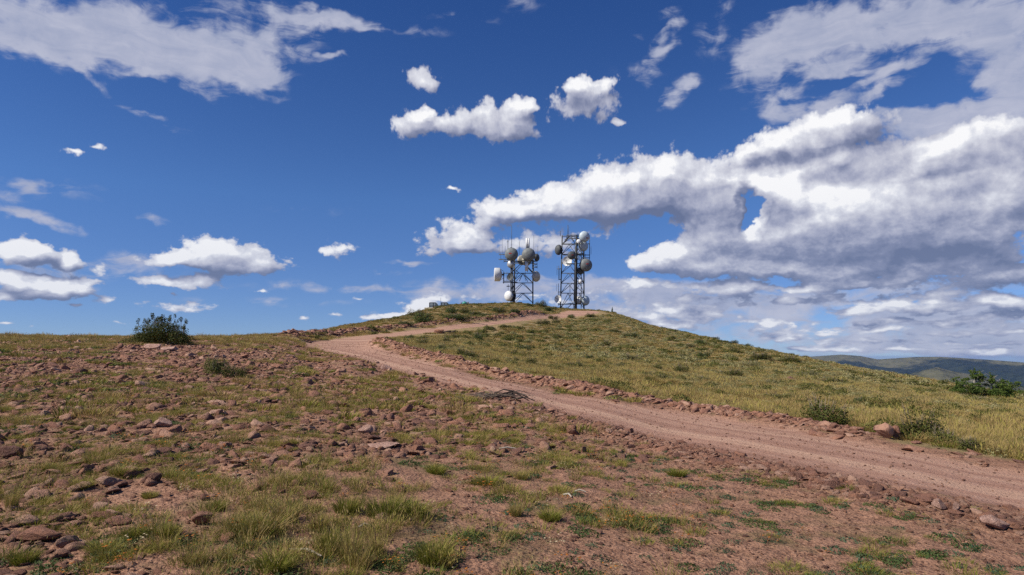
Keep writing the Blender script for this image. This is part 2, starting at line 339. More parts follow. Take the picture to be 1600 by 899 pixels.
def P_(Y, py): return ('p', Y, py)
TAIL = [(400, -62), (1000, -230), (2500, -430), (9000, -470), (30000, -480)]
COLS = {   # photo column -> ground profile going away from the camera: (Y, height) or (Y, photo row)
 -700: [(1, 0), (3, .15), (8, .5), (16, 1.1), (30, 2.1), (48, 3.0), (70, 2.6), (120, -3), (200, -16)] + TAIL,
 0: [(1, 0), (3, .15), (8, .52), (16, 1.12), (30, 2.3), P_(48, 525), P_(62, 531), P_(80, 548), P_(120, 600), (200, -16)] + TAIL,
 250: [(1, 0), (3, .14), (8, .50), (16, 1.05), (30, 2.15), P_(48, 528), P_(60, 533), P_(80, 548), P_(120, 590), (200, -14)] + TAIL,
 440: [(1, 0), (3, .12), (8, .45), (16, .95), (30, 1.85), P_(45, 534), P_(60, 525), P_(72, 526), P_(95, 536), (160, -4), (220, -14)] + TAIL,
 490: [(1, 0), (3, .11), (8, .42), (16, .88), P_(24, 580), P_(35, 557), P_(48, 541), P_(60, 532), P_(68, 526), P_(80, 519.5), P_(100, 524), P_(150, 548), (220, -8)] + TAIL,
 550: [(1, 0), (3, .1), (8, .38), (16, .75), P_(26, 573), P_(40, 552), P_(55, 538), P_(68, 526), P_(75, 519), P_(97, 509), P_(118, 512), P_(180, 545), (260, -16)] + TAIL,
 600: [(1, 0), (3, .1), (8, .35), (16, .68), P_(25, 585), P_(38, 557), P_(48, 541), P_(58, 532.5), P_(74, 521), P_(82, 514.5), P_(110, 500.5), P_(140, 504), P_(200, 530), (300, -10)] + TAIL,
 700: [(1, 0), (3, .09), (8, .28), (14, .52), P_(20, 611), P_(31, 571), P_(45, 546), P_(65, 527), P_(84, 515), P_(93, 505.5), P_(122, 491), P_(155, 478.5), P_(190, 480), P_(300, 505), (340, -8)] + TAIL,
 800: [(1, 0), (3, .08), (8, .22), (12, .36), P_(17, 630), P_(27, 592), P_(45, 562), P_(70, 534), P_(95, 512), P_(103, 505.5), P_(117, 497), P_(123, 491.5), P_(150, 479.5), P_(172, 474.8), P_(200, 476.5), P_(300, 500), (350, -5)] + TAIL,
 880: [(1, 0), (3, .06), (8, .18), (12, .28), P_(16, 645), P_(25, 603), P_(45, 570), P_(75, 538), P_(110, 512), P_(143, 495), P_(157, 489.5), P_(172, 484.5), P_(186, 482.8), P_(220, 485), P_(300, 505), (350, -5)] + TAIL,
 930: [(1, 0), (3, .05), (8, .15), (11, .2), P_(15, 657), P_(23, 609), P_(45, 571), P_(75, 540), P_(110, 514), P_(150, 493.5), P_(168, 486), P_(184, 486), P_(220, 496), P_(300, 530), (360, -20)] + TAIL,
 1050: [(1, 0), (3, .02), (8, .08), P_(13, 690), P_(20, 636), P_(26, 618), P_(45, 580), P_(75, 550), P_(110, 528), P_(138, 516.5), P_(160, 521), P_(220, 545), P_(300, 580)] + TAIL,
 1200: [(1, 0), (3, 0), (8, .04), P_(11, 716), P_(16, 666), P_(25, 629), P_(45, 591), P_(70, 568), P_(98, 550), P_(110, 549), P_(130, 556), P_(200, 595), P_(300, 650)] + TAIL,
 1400: [(1, 0), (3, -.01), (6, 0), P_(9, 757), P_(13, 697), P_(16, 672), P_(25, 637), P_(45, 604), P_(62, 591), P_(72, 587), P_(90, 595), P_(150, 650), (300, -45)] + TAIL,
 1600: [(1, 0), (3, -.02), (5, -.04), (8, -.08), (11.5, -.07), (15, -.14), P_(25, 650), P_(40, 627), P_(52, 618), P_(65, 626), P_(100, 675), (300, -60)] + TAIL,
 2100: [(1, 0), (3, -.05), (8, -.15), (25, -.8), (50, -2.2), (80, -5), (300, -62)] + TAIL,
}
NR = 760
RHO = np.concatenate([np.geomspace(.6, 420, 660), np.geomspace(430, 30000, 100)])
_az, _rows = [], []
for px, prof in sorted(COLS.items()):
    az, _ = azel(px, HORIZON); pts = []
    for p in prof:
        if p[0] == 'p':
            d = ray(px, p[2]); Y = p[1]; hgt = CAM_H + Y * d[2] / d[1]
        else: Y, hgt = p
        pts.append((Y / math.cos(az) if Y < 1000 else Y, hgt))
    pts = np.array([(.3, 0)] + pts)
    _az.append(az); _rows.append(pchip(np.log(pts[:, 0]), pts[:, 1], np.log(np.minimum(RHO, 29999))))
_back = np.array([(.3, 0), (3, -.02), (10, -.1), (30, -.7), (100, -4), (300, -30)] + TAIL[1:], float)
_b = pchip(np.log(_back[:, 0]), _back[:, 1], np.log(np.minimum(RHO, 29999)))
for a in (-math.pi, -2.2, 2.2, math.pi): _az.append(a); _rows.append(_b)
_o = np.argsort(_az); _az = np.array(_az)[_o]; _rows = np.array(_rows)[_o]
FINE = math.radians(41)
AZG = np.concatenate([np.linspace(-math.pi, -FINE, 60, endpoint=False), np.linspace(-FINE, FINE, 620), np.linspace(FINE, math.pi, 61)[1:]])
HT = pchip(_az, _rows, AZG)                        # base height, [azimuth, distance]
def base_h(x, y):
    r = np.hypot(x, y); a = np.arctan2(x, y)
    i = np.clip(np.searchsorted(AZG, a) - 1, 0, len(AZG) - 2); j = np.clip(np.searchsorted(RHO, r) - 1, 0, len(RHO) - 2)
    fa = (a - AZG[i]) / (AZG[i + 1] - AZG[i]); fr = np.clip((r - RHO[j]) / (RHO[j + 1] - RHO[j]), 0, 1)
    return (HT[i, j] * (1 - fa) + HT[i + 1, j] * fa) * (1 - fr) + (HT[i, j + 1] * (1 - fa) + HT[i + 1, j + 1] * fa) * fr
def spot(px, py, skip=0.0):
    """where the ground seen at a photo pixel lies"""
    d = ray(px, py); az = math.atan2(d[0], d[1]); e = d[2] / math.hypot(d[0], d[1])
    r = np.geomspace(max(2.0, skip), 400, 3000); h = base_h(r * math.sin(az), r * math.cos(az))
    hit = np.nonzero((h - CAM_H) / r >= e)[0]
    k = hit[0] if len(hit) else np.argmax((h - CAM_H) / r)
    return (r[k] * math.sin(az), r[k] * math.cos(az))
def spots(pl): return np.array([spot(*p) for p in pl])

ROAD_POLY = spots([(475,540),(530,554),(592,575),(666,593),(750,612),(830,632),(900,650),(966,668),(1066,691),(1150,709),(1233,725),(1320,742),(1400,757),(1500,777),(1620,800),(1800,840),
                   (1800,770),(1620,737),(1500,717),(1400,698),(1233,667),(1150,655),(1066,642),(966,627),(890,615),(802,596),(715,577),(645,557),(596,543),(583,536),(590,532),(645,522),(680,518),(750,510.5),(820,501.5),(872,497),(925,491.5),(938,488),
                   (925,485.5),(885,485.5),(872,489.5),(820,493.5),(750,504),(680,512),(610,519),(540,526.5),(484,533),(462,533)])
HILL_POLY = spots([(440,526),(484,531),(540,524),(610,517),(680,510),(750,502),(820,491.5),(868,488)]).tolist()
BERM_FAR = spots([(452,528),(470,528.5),(500,526.5),(540,522.5),(610,515.5),(680,508.5),(750,501),(800,496),(845,490.5)])
BERM_IN = spots([(588,534),(600,539),(645,551),(715,569),(760,580),(802,589),(872,602),(966,619),(1066,637),(1150,650),(1233,662),(1340,681)])
BERM_LOW = spots([(840,644),(900,661),(980,684),(1066,704),(1150,726),(1233,742),(1300,757),(1400,780),(1483,798),(1566,818),(1700,850)])
ROCKFIELD = spots([(-300,535),(0,532),(440,548),(560,590),(700,620),(860,665),(960,705),(900,722),(650,705),(450,742),(390,800),(300,897),(-300,897)])
GRAVEL = spots([(960,705),(1233,752),(1483,805),(1750,870),(1750,990),(560,990),(480,880),(620,790),(800,740)])

def seg_dist(x, y, pl, closed=False):
    pts = np.asarray(pl); n = len(pts); best = np.full(np.shape(x), 1e9); par = np.zeros(np.shape(x))
    for i in range(n if closed else n - 1):
        a, b = pts[i], pts[(i + 1) % n]; d = b - a; L = max(1e-9, d @ d)
        t = np.clip(((x - a[0]) * d[0] + (y - a[1]) * d[1]) / L, 0, 1)
        q = np.hypot(x - a[0] - t * d[0], y - a[1] - t * d[1]); par = np.where(q < best, i + t, par); best = np.minimum(best, q)
    return best, par
def inside(x, y, pl):
    pts = np.asarray(pl); r = np.zeros(np.shape(x), bool); n = len(pts)
    for i in range(n):
        (x1, y1), (x2, y2) = pts[i], pts[(i + 1) % n]
        if y1 == y2: continue
        c = ((y1 > y) != (y2 > y)) & (x < (x2 - x1) * (y - y1) / (y2 - y1) + x1); r ^= c
    return r
def sdf(x, y, pl):
    d, _ = seg_dist(x, y, pl, True); return np.where(inside(x, y, pl), -d, d)
def sst(v, a, b):
    t = np.clip((v - a) / (b - a), 0, 1); return t * t * (3 - 2 * t)

# which side of the road: the hill is on the far side, the rocky slope and the gravel on the near side
FARSIDE = spots([(440,525),(462,532),(484,534),(583,534),(645,549),(715,567),(802,587),(872,600),(966,617),(1066,634),(1150,648),(1233,660),(1340,679),(1400,693),(1500,709),(1620,724),(1800,752)]).tolist()
_p0 = FARSIDE[0]
FAR_POLY = np.array(FARSIDE + [(200, 30), (250, 300), (0, 420), (-120, 300), (-60, 120)])
def zones(x, y):
    """road, far berm, inner berm, low berm, rocky slope, gravel, hill: weights 0..1"""
    wob = fbm(x * .9, y * .9, 3, 5) * 1.1 * sst(np.hypot(x, y), 4, 30) + fbm(x * 3, y * 3, 2, 9) * .35
    road = sst(-(sdf(x, y, ROAD_POLY) + wob * .5), -.15, .25)
    bf, tf = seg_dist(x, y, BERM_FAR); bi, ti = seg_dist(x, y, BERM_IN); bl, tl = seg_dist(x, y, BERM_LOW)
    wf = np.exp(-(bf / .8) ** 2); wi = np.exp(-(bi / .5) ** 2); wl = np.exp(-(bl / .42) ** 2)
    s = np.hypot(x, y)
    rk = sst(-(sdf(x, y, ROCKFIELD) + wob * 1.2), -1.2, .8)
    gv = sst(-(sdf(x, y, GRAVEL) + wob), -.8, .8)
    hill = sst(-(sdf(x, y, FAR_POLY) + wob * .4), -.1, .4)
    return road, wf, wi, wl, rk * (1 - hill), gv * (1 - hill), hill
def detail_h(x, y, z=None):
    road, wf, wi, wl, rk, gv, hill = z if z is not None else zones(x, y)
    s = np.hypot(x, y); fade = 1 - sst(s, 250, 500)
    h = fbm(x / 7, y / 7, 3, 31) * .30 * sst(s, 5, 25) * (1 - road * .8)
    h += fbm(x / .9, y / .9, 4, 41, .55) * (.05 + .09 * rk + .06 * hill * sst(s, 15, 40)) * (1 - .85 * road)
    h += fbm(x / .11, y / .11, 3, 51, .6) * .016 * (1 - sst(s, 15, 40)) * (1 - .5 * road)
    lump = .7 + 1.2 * (fbm(x / .6, y / .6, 3, 61) + .2)
    h += wf * .50 * lump + wi * (.10 + .20 * sst(s, 18, 32)) * lump + wl * .045 * lump
    h -= road * .07
    # faint wheel ruts
    return h * fade
def ground_h(x, y):
    x = np.asarray(x, float); y = np.asarray(y, float)
    return base_h(x, y) + detail_h(x, y)

AA, RR = np.meshgrid(AZG, RHO, indexing='ij'); GX = (RR * np.sin(AA)); GY = (RR * np.cos(AA))
ZN = zones(GX.ravel(), GY.ravel())
GZ = HT.ravel() + detail_h(GX.ravel(), GY.ravel(), ZN)
na, nr = len(AZG), len(RHO)
# last azimuth column repeats the first: share it
V = np.stack([GX.ravel(), GY.ravel(), GZ], 1)
V[(na - 1) * nr:] = V[:nr]
i, j = np.meshgrid(np.arange(na - 1), np.arange(nr - 1), indexing='ij'); i2 = (i + 1) % (na - 1)
Fc = np.stack([(i * nr + j), (i2 * nr + j), (i2 * nr + j + 1), (i * nr + j + 1)], -1).reshape(-1, 4)[:, ::-1]
V = V[:(na - 1) * nr]; ZN = [z[:(na - 1) * nr] for z in ZN]

def noise_col(T, pos, scale, detail, lo, hi, c0, c1):
    n = T.noise(pos, scale, detail, .6); return T.mix(T.smooth(n.outputs['Fac'], lo, hi), c0, c1), n
def ground_material():
    m, T, b = mat('hillside_soil', .95)
    at = T.new('ShaderNodeAttribute', attribute_name='zone'); s = T.new('ShaderNodeSeparateColor'); T.l.new(at.outputs['Color'], s.inputs[0])
    at2 = T.new('ShaderNodeAttribute', attribute_name='zone_b'); s2 = T.new('ShaderNodeSeparateColor'); T.l.new(at2.outputs['Color'], s2.inputs[0])
    at3 = T.new('ShaderNodeAttribute', attribute_name='across')
    road, rocky, hill = s.outputs[0], s.outputs[1], s.outputs[2]
    berm, far = s2.outputs[0], s2.outputs[1]
    pos = T.new('ShaderNodeNewGeometry').outputs['Position']
    n1 = T.noise(pos, .35, 5, .6).outputs['Fac']; n2 = T.noise(pos, 5, 5, .65).outputs['Fac']; n3 = T.noise(pos, 38, 4, .7).outputs['Fac']
    nf = T.noise(pos, 1.3, 6, .7).outputs['Fac']
    soil = T.mix(T.smooth(n2, .3, .7), (.18, .090, .056, 1), (.37, .200, .130, 1))
    soil = T.mix(T.smooth(n3, .45, .75), soil, (.46, .27, .18, 1))
    soil = T.mix(T.math('MULTIPLY', T.smooth(n3, .5, .28), .75), soil, (.09, .042, .032, 1))
    roadc = T.mix(T.smooth(n1, .35, .65), (.37, .205, .148, 1), (.31, .168, .120, 1))
    roadc = T.mix(T.math('MULTIPLY', T.smooth(n2, .4, .75), .5), roadc, (.42, .27, .22, 1))
    roadc = T.mix(T.math('MULTIPLY', T.smooth(n3, .35, .8), .5), roadc, (.20, .115, .085, 1))
    # wheel tracks and graded streaks that follow the road
    lane = T.new('ShaderNodeCombineXYZ'); T.l.new(at3.outputs['Fac'], lane.inputs[0]); T.l.new(T.math('MULTIPLY', n1, .25), lane.inputs[1])
    ln = T.noise(lane.outputs[0], 1.15, 4, .65).outputs['Fac']
    roadc = T.mix(T.math('MULTIPLY', T.smooth(ln, .44, .60), .65), roadc, (.49, .315, .225, 1))
    roadc = T.mix(T.math('MULTIPLY', T.smooth(ln, .47, .36), .65), roadc, (.22, .118, .085, 1))
    # turf: dry straw, olive and bare patches
    turf = T.mix(T.smooth(n1, .38, .62), (.33, .235, .11, 1), (.23, .18, .080, 1))
    turf = T.mix(T.math('MULTIPLY', T.smooth(nf, .5, .66), .7), turf, (.075, .078, .026, 1))
    turf = T.mix(T.math('MULTIPLY', T.smooth(n2, .52, .7), .5), turf, (.28, .165, .115, 1))
    g = T.mix(T.math('MULTIPLY', hill, .9), soil, turf)
    g = T.mix(T.math('MULTIPLY', berm, .7), g, soil)
    # stray green on the near side
    gr = T.math('MULTIPLY', T.smooth(T.noise(pos, 1.1, 5, .62).outputs['Fac'], .5, .66), T.math('MULTIPLY', T.math('SUBTRACT', 1.0, hill), .5))
    g = T.mix(gr, g, (.085, .085, .028, 1))
    g = T.mix(road, g, roadc)
    g = T.mix(far, g, T.mix(T.smooth(T.noise(pos, .004, 8, .6).outputs['Fac'], .4, .6), (.030, .045, .022, 1), (.12, .12, .06, 1)))
    T.l.new(g, b.inputs['Base Color'])
    bp = T.new('ShaderNodeBump'); bp.inputs['Strength'].default_value = .9; bp.inputs['Distance'].default_value = .03
    vv = T.voro(pos, 26, 'F1').outputs['Distance']
    T.l.new(T.math('ADD', T.math('MULTIPLY', n3, .8), T.math('MULTIPLY', T.math('SUBTRACT', 1.0, vv), .55)), bp.inputs['Height'])
    bp2 = T.new('ShaderNodeBump'); bp2.inputs['Strength'].default_value = .8; bp2.inputs['Distance'].default_value = .12
    T.l.new(T.math('MULTIPLY', n2, T.math('SUBTRACT', 1.0, T.math('MULTIPLY', road, .7))), bp2.inputs['Height']); T.l.new(bp.outputs[0], bp2.inputs['Normal'])
    T.l.new(bp2.outputs[0], b.inputs['Normal'])
    return m
me = mesh_np('ground', V, Fc, True, [ground_material()])
def colattr(me, name, r, g, b):
    a = me.color_attributes.new(name, 'FLOAT_COLOR', 'POINT')
    a.data.foreach_set('color', np.stack([r, g, b, np.ones_like(r)], 1).astype(np.float32).ravel())
road, wf, wi_, wl_, rk, gv, hill = ZN
_s = np.hypot(V[:, 0], V[:, 1])
colattr(me, 'zone', np.clip(road, 0, 1), rk, hill)
colattr(me, 'zone_b', np.clip(wf + wi_ + wl_, 0, 1), sst(_s, 350, 900), gv)
edge_in = spots([(475,540),(530,554),(592,575),(666,593),(750,612),(830,632),(900,650),(966,668),(1066,691),(1150,709),(1233,725),(1320,742),(1400,757),(1500,777),(1620,800),(1800,840)])
ac = seg_dist(V[:, 0], V[:, 1], edge_in)[0]; a_ = me.attributes.new('across', 'FLOAT', 'POINT'); a_.data.foreach_set('value', ac.astype(np.float32))
ground = link(bpy.data.objects.new('ground', me)); ground['kind'] = 'structure'

# ------------------------------------------------------------------ the range beyond the valley
RIDGE = [(-400, 556), (900, 556), (1100, 560), (1230, 560), (1285, 556.5), (1315, 554.5), (1345, 557), (1372, 562), (1395, 560.5), (1430, 558), (1470, 557.6), (1500, 559.5), (1535, 562), (1600, 566.5), (1700, 570), (1900, 566), (2300, 572)]
ra = np.array([azel(p[0], p[1])[0] for p in RIDGE]); re_ = np.array([math.tan(azel(p[0], p[1])[1]) for p in RIDGE])
az2 = np.linspace(math.radians(-30), math.radians(62), 620); rr2 = np.concatenate([np.linspace(2000, 8600, 200), np.linspace(8650, 13000, 40)])
A2, R2 = np.meshgrid(az2, rr2, indexing='ij')
crest = np.interp(A2, ra, re_) * 8600 + CAM_H
t = np.clip((R2 - 3200) / 5400, 0, 1)
xx, yy = R2 * np.sin(A2), R2 * np.cos(A2)
spur = 1 - np.abs(fbm(xx / 700, yy / 2200, 5, 71) * 2) * 1.9
Z2 = -470 + (crest + 470) * (t ** 1.25) * (1 - .75 * (1 - spur) * np.sin(np.pi * np.clip(t, 0, 1)) ** .8)
Z2 = np.where(R2 > 8600, crest - (R2 - 8600) * .12, Z2) + fbm(xx / 350, yy / 350, 5, 77) * 110 * np.minimum(1, 4 * np.abs(1 - t) + .08) * (t > 0)
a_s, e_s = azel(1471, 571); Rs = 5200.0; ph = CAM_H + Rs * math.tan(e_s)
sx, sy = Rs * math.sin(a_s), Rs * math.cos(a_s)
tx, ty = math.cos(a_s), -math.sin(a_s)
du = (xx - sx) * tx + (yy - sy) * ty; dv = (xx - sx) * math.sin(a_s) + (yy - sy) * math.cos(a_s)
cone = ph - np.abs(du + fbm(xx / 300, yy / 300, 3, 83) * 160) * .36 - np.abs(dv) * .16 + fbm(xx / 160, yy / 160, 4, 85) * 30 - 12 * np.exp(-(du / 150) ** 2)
Z2s = np.maximum(Z2, cone); light = (cone > Z2).astype(float)  # mask of the sunlit spur, painted lighter than the range
V2 = np.stack([xx.ravel(), yy.ravel(), Z2s.ravel()], 1); n2r = len(rr2)
i, j = np.meshgrid(np.arange(len(az2) - 1), np.arange(n2r - 1), indexing='ij')
F2 = np.stack([i * n2r + j, (i + 1) * n2r + j, (i + 1) * n2r + j + 1, i * n2r + j + 1], -1).reshape(-1, 4)[:, ::-1]
m, T, b = mat('forested_mountain', 1.0)
pos = T.new('ShaderNodeNewGeometry').outputs['Position']
at = T.new('ShaderNodeAttribute', attribute_name='meadow'); sc_ = T.new('ShaderNodeSeparateColor'); T.l.new(at.outputs['Color'], sc_.inputs[0])
nA = T.noise(pos, .0012, 7, .62).outputs['Fac']; nB = T.noise(pos, .012, 6, .65).outputs['Fac']
fc = T.mix(T.smooth(nB, .35, .65), (.008, .015, .013, 1), (.026, .034, .024, 1))  # forest colour darkened to stand in for cloud shade on the range
mc = T.mix(T.smooth(nB, .3, .7), (.085, .085, .045, 1), (.13, .12, .07, 1))  # meadow colour, also laid on the spur as painted sunlight
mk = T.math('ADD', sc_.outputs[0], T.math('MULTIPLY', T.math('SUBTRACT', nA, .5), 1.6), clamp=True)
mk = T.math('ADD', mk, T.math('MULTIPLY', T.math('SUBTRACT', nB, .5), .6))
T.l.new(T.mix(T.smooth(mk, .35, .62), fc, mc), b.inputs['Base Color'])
bp = T.new('ShaderNodeBump'); bp.inputs['Distance'].default_value = 40; T.l.new(nB, bp.inputs['Height']); T.l.new(bp.outputs[0], b.inputs['Normal'])
me = mesh_np('mountain', V2, F2, True, [m])
mead_sunlit = np.maximum(light * .62, .55 * sst(t, .95, .995)).ravel(); mead_sunlit = np.maximum(mead_sunlit, .75 * (sst(t, .80, .95) * sst(-A2, -azel(1500, 0)[0], -azel(1340, 0)[0])).ravel())  # sunlight painted on the spur, together with real meadow near the crest
colattr(me, 'meadow', mead_sunlit, mead_sunlit, mead_sunlit)
mountain = link(bpy.data.objects.new('hills', me)); mountain['kind'] = 'structure'
# ------------------------------------------------------------------ stones, grass, shrubs
RNG = np.random.default_rng(11)
BARE = [(*spot(a, b), r) for a, b, r in [(1379,690,.95),(1400,690,.8),(1420,694,.9),(1470,702,.7),(1518,711,.7),(1286,668,1.1),(1220,664,.5),(1303,680,.5),(1313,684,.5),(1324,680,.4),(1432,696,.4),(315,826,.16),(484,784,.22),(1556,836,.5),(1468,803,.3),(1494,808,.3),
        (240,551,1.6),(266,553,1.6),(250,545,2.0),(688,524,2.0),(699,523,2.0),(60,850,.3),(185,826,.25),(105,862,.2),(236,760,.3),(170,764,.35),(252,672,.5),(598,703,.6),(570,684,.4),(785,628,.9),(603,583,.8),(670,601,.6)]]
def bare(x, y):
    k = np.zeros(len(x))
    for (a, b, r) in BARE: k = np.maximum(k, 1 - sst(np.hypot(x - a, y - b), r * .8, r * 1.1))
    return k
def tinted(T, rnd, colors):
    """one colour per individual"""
    n = len(colors); return T.ramp(rnd, [(k / n, c) for k, c in enumerate(colors)], 'CONSTANT')
def stone_material():
    m, T, b = mat('red_stone', .92)
    oi = T.new('ShaderNodeObjectInfo'); tc = T.new('ShaderNodeTexCoord').outputs['Object']
    base = tinted(T, oi.outputs['Random'], [(.29,.143,.094,1), (.34,.18,.122,1), (.23,.112,.078,1), (.39,.22,.155,1), (.27,.135,.095,1), (.42,.255,.185,1), (.18,.092,.068,1), (.33,.165,.108,1)])
    n = T.noise(tc, 2.2, 6, .7, dim='4D'); T.put(n.inputs['W'], T.math('MULTIPLY', oi.outputs['Random'], 40.0))
    c = T.mix(T.math('MULTIPLY', T.smooth(n.outputs['Fac'], .45, .65), .5), base, (.15, .08, .07, 1))
    n2 = T.noise(tc, 7, 4, .7, dim='4D'); T.put(n2.inputs['W'], T.math('MULTIPLY', oi.outputs['Random'], 17.0))
    c = T.mix(T.math('MULTIPLY', T.smooth(n2.outputs['Fac'], .58, .72), .45), c, (.42, .32, .27, 1))
    T.l.new(c, b.inputs['Base Color'])
    bp = T.new('ShaderNodeBump'); bp.inputs['Strength'].default_value = .9; bp.inputs['Distance'].default_value = .06
    T.l.new(n2.outputs['Fac'], bp.inputs['Height']); T.l.new(bp.outputs[0], b.inputs['Normal'])
    return m
STONE = stone_material()
def pale_stone():
    m, T, b = mat('pale_pink_stone', .92); tc = T.new('ShaderNodeTexCoord').outputs['Object']; n = T.noise(tc, 3, 6, .7).outputs['Fac']
    T.l.new(T.mix(T.smooth(n, .38, .62), (.34, .20, .155, 1), (.50, .32, .26, 1)), b.inputs['Base Color'])
    bp = T.new('ShaderNodeBump'); bp.inputs['Strength'].default_value = .9; bp.inputs['Distance'].default_value = .05; T.l.new(T.noise(tc, 9, 5, .7).outputs['Fac'], bp.inputs['Height']); T.l.new(bp.outputs[0], b.inputs['Normal'])
    return m
PALE = pale_stone()
def ico(sub):
    bm = bmesh.new(); bmesh.ops.create_icosphere(bm, subdivisions=sub, radius=1.0)
    V = np.array([v.co[:] for v in bm.verts]); Fc = np.array([[v.index for v in f.verts] for f in bm.faces]); bm.free(); return V, Fc
def stone_mesh(name, seed, sub=3, flat=.55, cuts=9, rough=.08):
    V, Fc = ico(sub); r = np.random.default_rng(seed)
    for k in range(cuts + 5):                                    # planes knocked off, as broken rock has
        n = r.normal(size=3); n /= np.linalg.norm(n); d = r.uniform(.34, .80); q = V @ n
        V = V - np.outer(np.maximum(q - d, 0), n) * .985
    s = np.array([1 + r.uniform(-.1, .45), 1 + r.uniform(-.3, .15), flat * r.uniform(.75, 1.25)])
    V = V + (V / (np.linalg.norm(V, axis=1)[:, None] + 1e-6)) * (fbm(V[:, 0] * 2.2 + V[:, 2] * 1.7 + seed, V[:, 1] * 2.2 - V[:, 2] * 1.3, 4, seed)[:, None] * rough * 4)
    V = V * s; V = V / np.abs(V[:, :2]).max()
    return mesh_np(name, V, Fc, False, [STONE])
STONES = [stone_mesh('stone_%d' % k, 100 + k, 3 if k < 10 else 2, (.42, .6, .5, .7, .35, .55, .8, .45)[k % 8]) for k in range(12)]
PEBBLES = [stone_mesh('pebble_%d' % k, 300 + k, 1, .65, 5) for k in range(6)]

def proto_collection(name, meshes):
    c = bpy.data.collections.new(name)
    for k, me in enumerate(meshes): c.objects.link(bpy.data.objects.new('%s_%02d' % (name, k), me))
    return c
def instance_stuff(name, coll, pts, rot, scale, idx, kind='stuff'):
    me = bpy.data.meshes.new(name); me.vertices.add(len(pts)); me.vertices.foreach_set('co', np.asarray(pts, np.float32).ravel())
    for nm, arr in (('rot', rot), ('scl', scale)):
        a = me.attributes.new(nm, 'FLOAT_VECTOR', 'POINT'); a.data.foreach_set('vector', np.asarray(arr, np.float32).ravel())
    a = me.attributes.new('idx', 'INT', 'POINT'); a.data.foreach_set('value', np.asarray(idx, np.int32))
    o = link(bpy.data.objects.new(name, me)); o['kind'] = kind
    g = bpy.data.node_groups.new(name, 'GeometryNodeTree')
    g.interface.new_socket('Geometry', in_out='INPUT', socket_type='NodeSocketGeometry'); g.interface.new_socket('Geometry', in_out='OUTPUT', socket_type='NodeSocketGeometry')
    N = g.nodes; L = g.links; gi = N.new('NodeGroupInput'); go = N.new('NodeGroupOutput')
    ci = N.new('GeometryNodeCollectionInfo'); ci.inputs['Collection'].default_value = coll; ci.inputs['Separate Children'].default_value = True; ci.inputs['Reset Children'].default_value = True
    ip = N.new('GeometryNodeInstanceOnPoints'); ip.inputs['Pick Instance'].default_value = True
    def at(nm, t):
        n = N.new('GeometryNodeInputNamedAttribute'); n.data_type = t; n.inputs['Name'].default_value = nm; return n.outputs['Attribute']
    e = N.new('FunctionNodeEulerToRotation'); L.new(at('rot', 'FLOAT_VECTOR'), e.inputs[0])
    L.new(gi.outputs[0], ip.inputs['Points']); L.new(ci.outputs[0], ip.inputs['Instance']); L.new(at('idx', 'INT'), ip.inputs['Instance Index'])
    L.new(e.outputs[0], ip.inputs['Rotation']); L.new(at('scl', 'FLOAT_VECTOR'), ip.inputs['Scale']); L.new(ip.outputs[0], go.inputs[0])
    md = o.modifiers.new('scatter', 'NODES'); md.node_group = g
    return o

def scatter(n, rho0, rho1, power=1.0, amax=math.radians(41), amin=None):
    """points spread over the view sector; power 2 = even per square metre, 1 = thinning with distance"""
    u = RNG.random(n); r = (rho0 ** power + u * (rho1 ** power - rho0 ** power)) ** (1 / power)
    a = RNG.uniform(-amax if amin is None else amin, amax, n); return r * np.sin(a), r * np.cos(a)
def keep(x, y, p): k = RNG.random(len(x)) < p; return x[k], y[k]

# --- loose stones
FG = spots([(200,740),(430,735),(620,720),(860,725),(960,740),(1000,800),(900,920),(560,920),(330,920),(180,860)])   # grassiest part of the foreground
FG2 = spots([(300,770),(520,740),(640,770),(620,860),(500,910),(300,910)])
def stones_where(n, r0, r1, power, fn, smin, smax, alpha=2.2):
    x, y = scatter(n, r0, r1, power); z = zones(x, y); k = RNG.random(n) < fn(x, y, z); x, y = x[k], y[k]
    u = RNG.random(len(x)); s = smin * (1 - u * (1 - (smin / smax) ** alpha)) ** (-1 / alpha)
    return x, y, s
def clump(x, y, sc=1.7, s=7, lo=-.12, hi=.12): return sst(fbm(x / sc, y / sc, 3, s), lo, hi)
sets = []
f_rock = lambda x, y, z: np.maximum(z[4], .25 * (1 - z[6]) * (1 - z[5])) * (.55 + .45 * clump(x, y)) * (1 - z[0]) * (1 - .75 * sst(-sdf(x, y, FG), -1, .5))
sets.append(stones_where(130000, 3.5, 52, 1.4, f_rock, .032, .20, 1.8))
sets.append(stones_where(20000, 14, 58, 1.6, f_rock, .07, .24, 2.2))
sets.append(stones_where(2600, 3.2, 40, 1.2, lambda x, y, z: z[5] * .18 * (1 - z[0]), .02, .08, 2.2))
sets.append(stones_where(3000, 14, 160, 1.5, lambda x, y, z: z[6] * .10 * clump(x, y, 6, 3, 0, .2) * (1 - z[0]), .10, .45, 2.2))
def along(pl, n, sig, smin, smax, t0=0, t1=None, alpha=2.0):
    pl = np.asarray(pl); t = RNG.uniform(t0, (len(pl) - 1) if t1 is None else t1, n); i = np.minimum(t.astype(int), len(pl) - 2); f = (t - i)[:, None]
    L = np.hypot(*(pl[i + 1] - pl[i]).T); k = RNG.random(n) < L / L.max(); p = (pl[i] * (1 - f) + pl[i + 1] * f)[k]
    x = p[:, 0] + RNG.normal(0, sig, len(p)); y = p[:, 1] + RNG.normal(0, sig, len(p))
    u = RNG.random(len(x)); s = smin * (1 - u * (1 - (smin / smax) ** alpha)) ** (-1 / alpha); return x, y, s
sets.append(along(BERM_FAR, 9000, .5, .09, .34, alpha=1.7))
sets.append(along(BERM_FAR, 1500, .6, .12, .34, 0, 3, 1.5))
sets.append(along(BERM_IN, 5200, .28, .06, .24, alpha=1.6))
